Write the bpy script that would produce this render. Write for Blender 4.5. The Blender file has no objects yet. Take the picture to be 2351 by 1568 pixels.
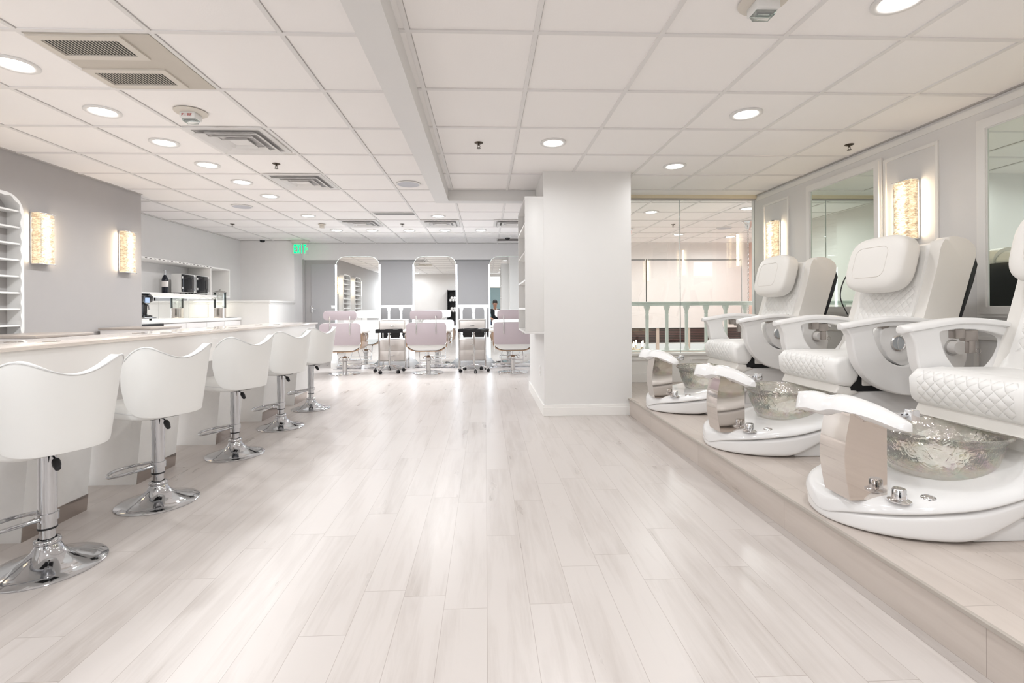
import bpy, bmesh, math, random
from mathutils import Vector, Matrix
random.seed(4)
PI=math.pi
C=bpy.context.scene.collection
H=2.355            # ceiling height
PZ=0.16            # platform height
# ------------------------------------------------------------------ materials
def newmat(name):
    m=bpy.data.materials.new(name); m.use_nodes=True
    return m,m.node_tree,m.node_tree.nodes['Principled BSDF']
def mat(name,col,rough=.5,metal=0,coat=0,spec=.5,noise=0,nscale=8,bump=0,bscale=60,trans=0,ior=1.45,sheen=0):
    m,t,p=newmat(name)
    p.inputs['Base Color'].default_value=(*col,1); p.inputs['Roughness'].default_value=rough
    p.inputs['Metallic'].default_value=metal; p.inputs['Coat Weight'].default_value=coat
    p.inputs['Specular IOR Level'].default_value=spec; p.inputs['Transmission Weight'].default_value=trans
    p.inputs['IOR'].default_value=ior
    tc=t.nodes.new('ShaderNodeTexCoord')
    if noise or 1:
        n=t.nodes.new('ShaderNodeTexNoise'); n.inputs['Scale'].default_value=nscale; n.inputs['Detail'].default_value=4
        t.links.new(tc.outputs['Object'],n.inputs['Vector'])
        mx=t.nodes.new('ShaderNodeMix'); mx.data_type='RGBA'
        a=max(noise,.008)
        mx.inputs[6].default_value=(*[max(0,c*(1-a)) for c in col],1); mx.inputs[7].default_value=(*[min(1,c*(1+a)) for c in col],1)
        t.links.new(n.outputs['Fac'],mx.inputs[0]); t.links.new(mx.outputs[2],p.inputs['Base Color'])
    if bump:
        n2=t.nodes.new('ShaderNodeTexNoise'); n2.inputs['Scale'].default_value=bscale; n2.inputs['Detail'].default_value=3
        t.links.new(tc.outputs['Object'],n2.inputs['Vector'])
        b=t.nodes.new('ShaderNodeBump'); b.inputs['Strength'].default_value=bump; b.inputs['Distance'].default_value=.004
        t.links.new(n2.outputs['Fac'],b.inputs['Height']); t.links.new(b.outputs['Normal'],p.inputs['Normal'])
    return m
def emit(name,col,s,tex=False):
    m=bpy.data.materials.new(name); m.use_nodes=True; t=m.node_tree; t.nodes.clear()
    o=t.nodes.new('ShaderNodeOutputMaterial'); e=t.nodes.new('ShaderNodeEmission')
    e.inputs[0].default_value=(*col,1); e.inputs[1].default_value=s
    t.links.new(e.outputs[0],o.inputs[0]); return m
def math_node(t,op,a=None,b=None):
    n=t.nodes.new('ShaderNodeMath'); n.operation=op
    for i,v in enumerate((a,b)):
        if v is None: continue
        if isinstance(v,(int,float)): n.inputs[i].default_value=v
        else: t.links.new(v,n.inputs[i])
    return n.outputs[0]
def wood(name,axis_w=0,axis_l=1,W=.15,L=.915,light=(.545,.507,.483),dark=(.345,.302,.273),rough=.3,gap=.55):
    """whitewashed planks: width along axis_w, length along axis_l, random stagger per row"""
    m,t,p=newmat(name); N=t.nodes.new; l=t.links.new
    tc=N('ShaderNodeTexCoord'); s=N('ShaderNodeSeparateXYZ'); l(tc.outputs['Object'],s.inputs[0])
    w=math_node(t,'DIVIDE',s.outputs[axis_w],W); row=math_node(t,'FLOOR',w); fw=math_node(t,'FRACT',w)
    wn=N('ShaderNodeTexWhiteNoise'); wn.noise_dimensions='1D'; l(row,wn.inputs['W'])
    v=math_node(t,'ADD',math_node(t,'DIVIDE',s.outputs[axis_l],L),wn.outputs['Value']); idl=math_node(t,'FLOOR',v); fl=math_node(t,'FRACT',v)
    cv=N('ShaderNodeCombineXYZ'); l(row,cv.inputs[0]); l(idl,cv.inputs[1])
    pn=N('ShaderNodeTexWhiteNoise'); pn.noise_dimensions='3D'; l(cv.outputs[0],pn.inputs['Vector'])
    # grain
    gv=N('ShaderNodeCombineXYZ')
    l(math_node(t,'MULTIPLY',s.outputs[axis_w],22),gv.inputs[0]); l(math_node(t,'MULTIPLY',s.outputs[axis_l],1.7),gv.inputs[1]); l(math_node(t,'MULTIPLY',pn.outputs['Value'],37),gv.inputs[2])
    g=N('ShaderNodeTexNoise'); g.inputs['Scale'].default_value=1; g.inputs['Detail'].default_value=7; g.inputs['Roughness'].default_value=.62; g.inputs['Distortion'].default_value=.6; l(gv.outputs[0],g.inputs['Vector'])
    gv2=N('ShaderNodeCombineXYZ')
    l(math_node(t,'MULTIPLY',s.outputs[axis_w],6),gv2.inputs[0]); l(math_node(t,'MULTIPLY',s.outputs[axis_l],1.2),gv2.inputs[1]); l(math_node(t,'MULTIPLY',pn.outputs['Value'],91),gv2.inputs[2])
    g2=N('ShaderNodeTexNoise'); g2.inputs['Scale'].default_value=1.4; g2.inputs['Detail'].default_value=5; l(gv2.outputs[0],g2.inputs['Vector'])
    f=math_node(t,'ADD',math_node(t,'MULTIPLY',g.outputs['Fac'],.75),math_node(t,'MULTIPLY',g2.outputs['Fac'],.6))
    f=math_node(t,'ADD',f,math_node(t,'MULTIPLY',pn.outputs['Value'],.16))
    cr=N('ShaderNodeValToRGB'); cr.color_ramp.elements[0].position=.42; cr.color_ramp.elements[0].color=(*dark,1)
    cr.color_ramp.elements[1].position=.80; cr.color_ramp.elements[1].color=(*light,1)
    e=cr.color_ramp.elements.new(.58); e.color=(*[a*.35+b*.65 for a,b in zip(dark,light)],1)
    l(f,cr.inputs[0])
    # hairline gaps
    def edge(fr,size,wd):
        a=math_node(t,'MINIMUM',fr,math_node(t,'SUBTRACT',1,fr)); return math_node(t,'LESS_THAN',math_node(t,'MULTIPLY',a,size),wd)
    ed=math_node(t,'MAXIMUM',edge(fw,W,.0009),edge(fl,L,.0011))
    mx=N('ShaderNodeMix'); mx.data_type='RGBA'; l(math_node(t,'MULTIPLY',ed,gap),mx.inputs[0]); l(cr.outputs[0],mx.inputs[6]); mx.inputs[7].default_value=(.22,.18,.15,1)
    l(mx.outputs[2],p.inputs['Base Color'])
    l(math_node(t,'ADD',math_node(t,'MULTIPLY',g2.outputs['Fac'],.14),rough-.07),p.inputs['Roughness'])
    b=N('ShaderNodeBump'); b.inputs['Strength'].default_value=.12; b.inputs['Distance'].default_value=.002
    l(math_node(t,'SUBTRACT',g.outputs['Fac'],math_node(t,'MULTIPLY',ed,2)),b.inputs['Height']); l(b.outputs['Normal'],p.inputs['Normal'])
    return m
def quilt(name,col,ax,region,k=52,strength=.6):
    """soft white leather, diamond stitching inside a box region (object coords); ax = the two surface axes"""
    m,t,p=newmat(name); N=t.nodes.new; l=t.links.new
    p.inputs['Base Color'].default_value=(*col,1); p.inputs['Roughness'].default_value=.42
    tc=N('ShaderNodeTexCoord'); s=N('ShaderNodeSeparateXYZ'); l(tc.outputs['Object'],s.inputs[0])
    a=s.outputs[ax[0]]; b=s.outputs[ax[1]]
    u=math_node(t,'ABSOLUTE',math_node(t,'SINE',math_node(t,'MULTIPLY',math_node(t,'ADD',a,b),k)))
    v=math_node(t,'ABSOLUTE',math_node(t,'SINE',math_node(t,'MULTIPLY',math_node(t,'SUBTRACT',a,b),k)))
    q=math_node(t,'POWER',math_node(t,'MULTIPLY',u,v),.4)
    msk=None
    for i,(lo,hi) in region.items():
        f=math_node(t,'MULTIPLY',math_node(t,'GREATER_THAN',s.outputs[i],lo),math_node(t,'LESS_THAN',s.outputs[i],hi))
        msk=f if msk is None else math_node(t,'MULTIPLY',msk,f)
    n=N('ShaderNodeTexNoise'); n.inputs['Scale'].default_value=14; l(tc.outputs['Object'],n.inputs['Vector'])
    hgt=math_node(t,'ADD',math_node(t,'MULTIPLY',math_node(t,'SUBTRACT',q,1),msk),math_node(t,'MULTIPLY',n.outputs['Fac'],.5))
    bp=N('ShaderNodeBump'); bp.inputs['Strength'].default_value=strength; bp.inputs['Distance'].default_value=.008
    l(hgt,bp.inputs['Height']); l(bp.outputs['Normal'],p.inputs['Normal'])
    return m
def glassmat(name,tint,refl=.12,rough=0):
    m=bpy.data.materials.new(name); m.use_nodes=True; t=m.node_tree; t.nodes.clear(); N=t.nodes.new; l=t.links.new
    o=N('ShaderNodeOutputMaterial'); tr=N('ShaderNodeBsdfTransparent'); tr.inputs[0].default_value=(*tint,1)
    g=N('ShaderNodeBsdfGlossy'); g.inputs['Roughness'].default_value=rough; g.inputs[0].default_value=(.95,1,.98,1)
    fr=N('ShaderNodeFresnel'); fr.inputs[0].default_value=1.5
    f=math_node(t,'ADD',fr.outputs[0],refl); mx=N('ShaderNodeMixShader'); l(f,mx.inputs[0]); l(tr.outputs[0],mx.inputs[1]); l(g.outputs[0],mx.inputs[2]); l(mx.outputs[0],o.inputs[0])
    return m
M={}
M['wall']=mat('white_paint',(.75,.742,.735),.5,noise=.015,bump=.05)
M['pillar']=mat('pillar_paint',(.75,.745,.735),.45,noise=.01,bump=.04)
M['grey']=mat('grey_paint',(.41,.395,.39),.6,noise=.02,bump=.06)
M['backwall']=mat('pale_grey_paint',(.82,.805,.795),.6,noise=.02,bump=.05)
M['tile']=mat('ceiling_tile',(.92,.90,.888),.8,noise=.012,nscale=3,bump=.1,bscale=120)
M['tbar']=mat('ceiling_grid_enamel',(.78,.765,.755),.5)
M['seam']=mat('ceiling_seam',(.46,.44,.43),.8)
M['trim']=mat('white_trim',(.84,.83,.81),.35)
M['floor']=wood('whitewashed_planks')
M['plat']=wood('platform_planks',light=(.56,.50,.455),dark=(.43,.37,.33))
M['riser']=wood('riser_planks',axis_w=2,axis_l=1,W=.16,L=.915,light=(.56,.50,.455),dark=(.43,.37,.325),gap=.6)
M['chrome']=mat('chrome',(.80,.81,.83),.06,1)
M['bchrome']=mat('brushed_chrome',(.66,.65,.64),.22,1)
M['tanmetal']=mat('polished_steel',(.72,.67,.63),.05,1)
M['steeld']=mat('bracket_steel',(.34,.31,.29),.3,1)
M['chromed']=mat('stool_chrome',(.60,.61,.63),.07,1)
M['glassrim']=mat('glass_edge',(.50,.56,.53),.2)
M['mirror']=mat('mirror_glass',(.93,.95,.95),.008,1)
M['gmirror']=mat('green_tint_mirror',(.78,.86,.80),.008,1)
M['leather']=mat('white_leather',(.86,.865,.85),.38,noise=.01,bump=.18,bscale=22)
M['leather2']=mat('cream_leather',(.745,.725,.69),.42,noise=.01,bump=.15,bscale=16)
M['leather3']=mat('headrest_leather',(.77,.75,.72),.45,noise=.01,bump=.12,bscale=10)
M['piping']=mat('white_piping',(.74,.75,.75),.45)
M['black']=mat('black_plastic',(.012,.012,.014),.35)
M['blackgl']=mat('black_gloss',(.01,.01,.012),.08)
M['darkgap']=mat('duct_dark',(.05,.05,.045),.8)
M['acryl']=mat('white_acrylic',(.80,.80,.80),.12,coat=.4)
M['armw']=mat('white_abs_plastic',(.80,.795,.79),.28,coat=.2)
M['podw']=mat('grey_white_plastic',(.70,.69,.68),.3,coat=.2)
M['counter']=mat('white_lacquer',(.83,.81,.79),.3)
M['counterleg']=mat('brushed_white_laminate',(.84,.84,.83),.4,noise=.03,nscale=30)
M['marble']=mat('pale_veined_stone',(.76,.69,.63),.12,noise=.10,nscale=5,coat=.3)
M['kick']=mat('kick_mirror',(.50,.45,.42),.12,1)
M['mauve']=mat('mauve_leather',(.50,.435,.465),.4,noise=.02)
M['woodedge']=mat('bent_wood',(.45,.30,.20),.4,noise=.15)
M['ivory']=mat('ivory_metal',(.66,.62,.56),.5)
M['vent']=mat('vent_enamel',(.74,.73,.72),.4)
M['shade']=mat('grey_roller_shade',(.43,.425,.43),.8,noise=.02,nscale=40)
M['shadew']=mat('white_roller_shade',(.84,.80,.78),.8,noise=.02,nscale=40)
M['pink']=mat('salmon_paint',(.80,.55,.48),.7)
M['white']=mat('white_plastic',(.80,.80,.79),.35)
M['steel']=mat('stainless',(.55,.56,.57),.25,1)
M['speaker']=mat('speaker_grille',(.55,.56,.60),.6)
M['brass']=mat('brass',(.45,.36,.22),.3,1)
M['bronze']=mat('dark_bronze',(.10,.08,.06),.35,.8)
M['bottle']=mat('dark_bottle',(.01,.012,.02),.08)
M['label']=mat('paper_label',(.75,.72,.70),.7)
M['red']=mat('red_print',(.5,.08,.06),.6)
M['blueglass']=mat('blue_glass',(.20,.36,.46),.15)
M['dark']=mat('dark_window',(.035,.032,.032),.1)
M['maroon']=mat('window_reflection',(.13,.05,.045),.4)
M['beige']=mat('beige_band',(.60,.50,.42),.6)
M['skin']=mat('skin',(.40,.22,.15),.5)
M['hair']=mat('black_hair',(.01,.01,.01),.6)
M['jacket']=mat('dark_jacket',(.012,.018,.025),.7)
M['jeans']=mat('dark_jeans',(.02,.03,.06),.8)
M['towel']=mat('white_towel',(.8,.8,.8),.9)
M['cab']=mat('white_cabinet',(.75,.73,.72),.4)
M['trolley']=mat('ivory_drawer',(.74,.70,.67),.4)
M['glass']=glassmat('clear_pane',(.965,.985,.975),.02)
M['vessel']=glassmat('clear_glass_vessel',(.975,.98,.975),.02)
M['lamp']=emit('downlight_led',(1,.97,.93),16)
M['led']=emit('mirror_led',(.80,.88,1),5.5)
M['exit']=emit('exit_green',(.0,1.0,.22),1.6)
M['daylight']=emit('bright_window',(.93,.97,1),2.2)
M['candle']=emit('candle_bulb',(1,.72,.38),14)
M['undershelf']=emit('under_shelf_led',(1,.95,.85),4)
def sconce_mat():
    m,t,p=newmat('lit_crystal'); N=t.nodes.new; l=t.links.new
    tc=N('ShaderNodeTexCoord'); mp=N('ShaderNodeMapping'); mp.inputs['Scale'].default_value=(18,18,60); l(tc.outputs['Object'],mp.inputs[0])
    n=N('ShaderNodeTexNoise'); n.inputs['Scale'].default_value=1.6; n.inputs['Detail'].default_value=3; n.inputs['Distortion'].default_value=1.2; l(mp.outputs[0],n.inputs['Vector'])
    cr=N('ShaderNodeValToRGB'); cr.color_ramp.elements[0].position=.40; cr.color_ramp.elements[0].color=(.34,.21,.11,1)
    cr.color_ramp.elements[1].position=.62; cr.color_ramp.elements[1].color=(1,.80,.52,1); l(n.outputs['Fac'],cr.inputs[0])
    sp=N('ShaderNodeSeparateXYZ'); l(tc.outputs['Object'],sp.inputs[0])
    yy=math_node(t,'MULTIPLY',sp.outputs[1],sp.outputs[1])
    gl=math_node(t,'EXPONENT',math_node(t,'MULTIPLY',yy,-800)); fx=math_node(t,'GREATER_THAN',sp.outputs[0],.05)
    zz=math_node(t,'ABSOLUTE',math_node(t,'SUBTRACT',math_node(t,'ABSOLUTE',math_node(t,'SUBTRACT',sp.outputs[2],.22)),.095))
    gz=math_node(t,'EXPONENT',math_node(t,'MULTIPLY',math_node(t,'MULTIPLY',zz,zz),-90))
    l(cr.outputs[0],p.inputs['Emission Color']); l(math_node(t,'ADD',math_node(t,'MULTIPLY',math_node(t,'MULTIPLY',gl,gz),math_node(t,'MULTIPLY',fx,2.6)),.62),p.inputs['Emission Strength'])
    p.inputs['Base Color'].default_value=(.35,.30,.24,1); p.inputs['Roughness'].default_value=.15
    b=N('ShaderNodeBump'); b.inputs['Strength'].default_value=.8; b.inputs['Distance'].default_value=.004; l(n.outputs['Fac'],b.inputs['Height']); l(b.outputs['Normal'],p.inputs['Normal'])
    return m
M['crystal']=sconce_mat()
def bowl_mat():
    m=bpy.data.materials.new('iridescent_glass'); m.use_nodes=True; t=m.node_tree; t.nodes.clear(); N=t.nodes.new; l=t.links.new
    o=N('ShaderNodeOutputMaterial'); tc=N('ShaderNodeTexCoord')
    n=N('ShaderNodeTexNoise'); n.inputs['Scale'].default_value=24; n.inputs['Detail'].default_value=2; n.inputs['Distortion'].default_value=1.2; l(tc.outputs['Object'],n.inputs['Vector'])
    b=N('ShaderNodeBump'); b.inputs['Strength'].default_value=1; b.inputs['Distance'].default_value=.0045; l(n.outputs['Fac'],b.inputs['Height'])
    tr=N('ShaderNodeBsdfTransparent'); cr=N('ShaderNodeValToRGB'); l(n.outputs['Fac'],cr.inputs[0])
    cr.color_ramp.elements[0].position=.38; cr.color_ramp.elements[0].color=(.90,.885,.845,1); cr.color_ramp.elements[1].position=.60; cr.color_ramp.elements[1].color=(.99,.98,.95,1); l(cr.outputs[0],tr.inputs[0])
    g=N('ShaderNodeBsdfGlossy'); g.inputs['Roughness'].default_value=.06; l(b.outputs['Normal'],g.inputs['Normal'])
    n3=N('ShaderNodeTexNoise'); n3.inputs['Scale'].default_value=22; l(tc.outputs['Object'],n3.inputs['Vector'])
    c2=N('ShaderNodeValToRGB'); l(n3.outputs['Fac'],c2.inputs[0]); c2.color_ramp.elements[0].position=.34; c2.color_ramp.elements[0].color=(.90,.98,.94,1); c2.color_ramp.elements[1].position=.66; c2.color_ramp.elements[1].color=(.98,.90,.97,1)
    e=c2.color_ramp.elements.new(.5); e.color=(1,.97,.90,1); l(c2.outputs[0],g.inputs[0])
    d=N('ShaderNodeBsdfDiffuse'); d.inputs[0].default_value=(.80,.785,.73,1); l(b.outputs['Normal'],d.inputs['Normal'])
    fr=N('ShaderNodeFresnel'); fr.inputs[0].default_value=1.55; l(b.outputs['Normal'],fr.inputs['Normal'])
    m1=N('ShaderNodeMixShader'); m1.inputs[0].default_value=.24; l(tr.outputs[0],m1.inputs[1]); l(d.outputs[0],m1.inputs[2])
    m2=N('ShaderNodeMixShader'); l(math_node(t,'ADD',fr.outputs[0],.06),m2.inputs[0]); l(m1.outputs[0],m2.inputs[1]); l(g.outputs[0],m2.inputs[2]); l(m2.outputs[0],o.inputs[0])
    return m
M['bowl']=bowl_mat()
# ------------------------------------------------------------------ mesh helpers
def bx(bm,x0,x1,y0,y1,z0,z1,bev=0,seg=2,mtx=None):
    c=Matrix.Translation(((x0+x1)/2,(y0+y1)/2,(z0+z1)/2))@Matrix.Diagonal((abs(x1-x0),abs(y1-y0),abs(z1-z0),1))
    if mtx is not None: c=mtx@c
    r=bmesh.ops.create_cube(bm,size=1,matrix=c)
    if bev>0:
        es=list({e for v in r['verts'] for e in v.link_edges})
        bmesh.ops.bevel(bm,geom=es,offset=bev,segments=seg,affect='EDGES',profile=.5)
    return bm
def cyl(bm,p0,p1,r0,r1=None,n=24,caps=True):
    p0=Vector(p0);p1=Vector(p1);r1=r0 if r1 is None else r1
    d=p1-p0; q=d.to_track_quat('Z','Y').to_matrix().to_4x4()
    bmesh.ops.create_cone(bm,cap_ends=caps,segments=n,radius1=r0,radius2=max(r1,1e-5),depth=d.length,matrix=Matrix.Translation((p0+p1)/2)@q)
    return bm
def lathe(bm,prof,n=48,o=(0,0,0),close=False):
    rings=[]
    for r,z in prof:
        if r<1e-6: rings.append([bm.verts.new((o[0],o[1],o[2]+z))])
        else: rings.append([bm.verts.new((o[0]+r*math.cos(2*PI*i/n),o[1]+r*math.sin(2*PI*i/n),o[2]+z)) for i in range(n)])
    for a,b in zip(rings,rings[1:]):
        for i in range(n):
            j=(i+1)%n
            if len(a)==1 and len(b)==1: continue
            if len(a)==1: f=[a[0],b[j],b[i]]
            elif len(b)==1: f=[a[i],a[j],b[0]]
            else: f=[a[i],a[j],b[j],b[i]]
            try: bm.faces.new(f)
            except ValueError: pass
    return bm
def tube(bm,pts,r,n=10,closed=False,caps=True):
    pts=[Vector(p) for p in pts]; L=len(pts); rings=[]; up=Vector((0,0,1)); prev=None
    for i,p in enumerate(pts):
        if closed: d=pts[(i+1)%L]-pts[i-1]
        else: d=pts[min(i+1,L-1)]-pts[max(i-1,0)]
        d.normalize()
        if prev is None:
            a=d.orthogonal().normalized()
        else:
            a=prev-d*prev.dot(d)
            if a.length<1e-6: a=d.orthogonal()
            a.normalize()
        prev=a; b=d.cross(a)
        rr=r[i] if isinstance(r,(list,tuple)) else r
        rings.append([bm.verts.new(p+(a*math.cos(2*PI*k/n)+b*math.sin(2*PI*k/n))*rr) for k in range(n)])
    R=range(L if closed else L-1)
    for i in R:
        A=rings[i];B=rings[(i+1)%L]
        for k in range(n):
            bm.faces.new([A[k],A[(k+1)%n],B[(k+1)%n],B[k]])
    if caps and not closed:
        bm.faces.new(rings[0][::-1]); bm.faces.new(rings[-1])
    return bm
def smooth_path(pts,k=6,closed=False):
    P=[Vector(p) for p in pts]; out=[]; n=len(P)
    rng=range(n if closed else n-1)
    for i in rng:
        p0=P[(i-1)%n] if closed or i>0 else P[0]; p1=P[i]; p2=P[(i+1)%n]; p3=P[(i+2)%n] if closed or i+2<n else P[-1]
        for j in range(k):
            t=j/k; out.append(.5*((2*p1)+(p2-p0)*t+(2*p0-5*p1+4*p2-p3)*t*t+(3*p1-p0-3*p2+p3)*t**3))
    if not closed: out.append(P[-1])
    return out
def prism(bm,poly,a0,a1,axis='y',bev=0,seg=2):
    """extrude a 2D polygon; axis y -> poly (x,z); axis x -> (y,z); axis z -> (x,y)"""
    def v(p,a): return {'y':(p[0],a,p[1]),'x':(a,p[0],p[1]),'z':(p[0],p[1],a)}[axis]
    A=[bm.verts.new(v(p,a0)) for p in poly]; B=[bm.verts.new(v(p,a1)) for p in poly]
    n=len(poly); fs=[bm.faces.new(A),bm.faces.new(B[::-1])]
    for i in range(n): fs.append(bm.faces.new([A[i],B[i],B[(i+1)%n],A[(i+1)%n]]))
    if bev>0:
        es=list(fs[0].edges)+list(fs[1].edges)
        bmesh.ops.bevel(bm,geom=es,offset=bev,segments=seg,affect='EDGES',profile=.5)
    return bm
def ringprism(bm,outer,inner,a0,a1,axis='y'):
    """frame between two loops with the same number of points"""
    def v(p,a): return {'y':(p[0],a,p[1]),'x':(a,p[0],p[1]),'z':(p[0],p[1],a)}[axis]
    n=len(outer); L=[[bm.verts.new(v(p,a)) for p in loop] for a in (a0,a1) for loop in (outer,inner)]
    oa,ia,ob,ib=L
    for i in range(n):
        j=(i+1)%n
        for q in ([oa[i],oa[j],ia[j],ia[i]],[ob[j],ob[i],ib[i],ib[j]],[oa[j],oa[i],ob[i],ob[j]],[ia[i],ia[j],ib[j],ib[i]]): bm.faces.new(q)
    return bm
def rrect(w,h,r,n=6,cx=0,cy=0):
    out=[]
    for (sx,sy,a0) in ((1,1,0),(-1,1,90),(-1,-1,180),(1,-1,270)):
        for k in range(n+1):
            a=math.radians(a0+90*k/n); out.append((cx+sx*(w/2-r)+r*math.cos(a),cy+sy*(h/2-r)+r*math.sin(a)))
    return out
def pad(bm,c,s,e1=.5,e2=.4,nu=20,nv=36,mtx=None):
    """superellipsoid cushion: centre c, half sizes s"""
    f=lambda v,e: math.copysign(abs(v)**e,v)
    rings=[]
    for i in range(nu+1):
        a=-PI/2+PI*i/nu; row=[]
        for j in range(nv):
            b=2*PI*j/nv
            p=Vector((s[0]*f(math.cos(a),e1)*f(math.cos(b),e2),s[1]*f(math.cos(a),e1)*f(math.sin(b),e2),s[2]*f(math.sin(a),e1)))+Vector(c)
            if mtx is not None: p=mtx@p
            row.append(p)
        if i in (0,nu): rings.append([bm.verts.new(row[0])])
        else: rings.append([bm.verts.new(p) for p in row])
    for A,B in zip(rings,rings[1:]):
        for j in range(nv):
            k=(j+1)%nv
            if len(A)==1: bm.faces.new([A[0],B[k],B[j]])
            elif len(B)==1: bm.faces.new([A[j],A[k],B[0]])
            else: bm.faces.new([A[j],A[k],B[k],B[j]])
    return bm
def grid(bm,fn,nu,nv):
    V=[[bm.verts.new(fn(i/nu,j/nv)) for j in range(nv+1)] for i in range(nu+1)]
    for i in range(nu):
        for j in range(nv): bm.faces.new([V[i][j],V[i+1][j],V[i+1][j+1],V[i][j+1]])
    return bm
def obj(name,bm,m,parent=None,smooth=35,loc=None,mods=None,recalc=True):
    if recalc: bmesh.ops.recalc_face_normals(bm,faces=bm.faces)
    me=bpy.data.meshes.new(name); bm.to_mesh(me); bm.free()
    if smooth:
        me.polygons.foreach_set('use_smooth',[True]*len(me.polygons)); me.set_sharp_from_angle(angle=math.radians(smooth))
    o=bpy.data.objects.new(name,me); C.objects.link(o); me.materials.append(M[m] if isinstance(m,str) else m)
    if parent is not None: o.parent=parent
    if loc is not None: o.location=loc
    return o
NB=lambda: bmesh.new()
def thing(name,label,cat,loc=(0,0,0),rz=0,group=None):
    o=bpy.data.objects.new(name,None); C.objects.link(o); o.location=loc; o.rotation_euler=(0,0,rz); o.empty_display_size=.1
    o['label']=label;o['category']=cat
    if group:o['group']=group
    return o
def tag(o,label,cat,group=None,kind=None):
    o['label']=label;o['category']=cat
    if group:o['group']=group
    if kind:o['kind']=kind
    return o
def struct(name,bm,m,smooth=0,parent=None):
    o=obj(name,bm,m,parent,smooth)
    if parent is None:o['kind']='structure'
    return o
def dup(root,loc,rz=None,label=None):
    r=root.copy(); C.objects.link(r); r.location=loc
    if rz is not None:r.rotation_euler=(0,0,rz)
    if label:r['label']=label
    for ch in list(root.children):
        c=ch.copy(); C.objects.link(c); c.parent=r; c.matrix_parent_inverse=ch.matrix_parent_inverse
        for g in list(ch.children):
            d=g.copy(); C.objects.link(d); d.parent=c
    return r
def plane(bm,pts):
    bm.faces.new([bm.verts.new(p) for p in pts]); return bm
def extra_mat(o,*ms):
    for m in ms:o.data.materials.append(M[m])
# ================================================================== SETTING
XL,XR=-3.90,3.22          # left grey wall, right wall
YB=-1.46                  # wall behind the camera
# floor
b=NB(); bx(b,-4.75,3.3,YB-.1,9.95,-.08,0); struct('floor',b,'floor')
# the sunken atrium floor behind the glass is lower; a slab under it closes the place
# walls
b=NB(); bx(b,-4.05,XL,YB,5.65,0,2.6); bx(b,-4.65,-4.05,5.50,5.65,0,2.6); struct('wall_left',b,'grey')
b=NB(); bx(b,-4.75,-4.65,5.5,9.5,0,2.6); struct('wall_kitchen',b,'wall')
b=NB(); bx(b,-4.75,-3.64,9.38,9.95,0,2.6); struct('wall_corner',b,'backwall')
b=NB(); bx(b,-3.64,1.3,9.80,9.95,2.03,2.6); bx(b,1.3,5.7,9.80,9.95,2.03,2.6); struct('wall_back',b,'backwall')
b=NB(); bx(b,5.31,5.7,9.80,9.95,0,2.03); struct('wall_back_pier',b,'backwall')
b=NB(); bx(b,-2.85,5.7,9.86,9.95,-.6,.14); struct('wall_back_sill',b,'beige')
b=NB(); bx(b,XR,XR+.12,YB,5.72,0,2.6); struct('wall_right',b,'wall')
b=NB(); bx(b,5.45,5.55,5.6,9.9,-.6,2.6); struct('wall_atrium',b,'pink')
b=NB(); bx(b,3.34,5.6,5.6,5.7,-.6,2.6); struct('wall_atrium_near',b,'wall')
# rear wall with a door opening; the added fill window sits on its face
b=NB()
bx(b,-4.0,.08,YB-.12,YB,0,2.6); bx(b,.08,.86,YB-.12,YB,2.30,2.6); bx(b,.86,3.3,YB-.12,YB,0,2.6)
struct('wall_rear',b,'backwall')
# wall panel between column and back (closes the atrium side)
b=NB(); bx(b,1.30,1.42,4.65,9.80,0,2.6); struct('wall_atrium_side',b,'wall')
# knee walls
def knee(bm,x0,x1,y):
    bx(bm,x0,x1,y,y+.12,0,.47); bx(bm,x0,x1,y-.02,y+.14,.47,.5,.006)
    bx(bm,x0,x1,y-.012,y,.0,.09,.004)
b=NB(); knee(b,-2.75,.58+.75,8.72); struct('wall_knee_back',b,'trim')
b=NB(); bx(b,1.42,XR,5.62,5.74,PZ,.47); bx(b,1.42,XR,5.60,5.76,.472,.50,.006)
ringprism(b,rrect(.78,.2,.001,1,1.93,.345),rrect(.74,.16,.001,1,1.93,.345),5.606,5.62); ringprism(b,rrect(.78,.2,.001,1,2.80,.345),rrect(.74,.16,.001,1,2.80,.345),5.606,5.62)
struct('wall_knee_glass',b,'trim')
b=NB(); bx(b,1.42,XR,5.605,5.62,PZ,PZ+.085,.004); struct('baseboard_knee',b,'trim')
# column
b=NB(); bx(b,.566,1.418,4.648,6.16,0,H+.01); struct('wall_pillar',b,'pillar')
def profile_base(bm,segs,h=.105):
    for (x0,x1,y0,y1) in segs:
        bx(bm,x0,x1,y0,y1,0,h*.78,.002); 
        sx=.006 if x1-x0<.05 else 0; sy=.006 if y1-y0<.05 else 0
        bx(bm,x0+sx*0,x1-0*sx,y0+sy,y1,h*.78,h,.002)
b=NB(); profile_base(b,[(.55,1.418,4.632,4.648),(.550,.566,4.6485,6.16)]); struct('baseboard_pillar',b,'trim')
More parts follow.
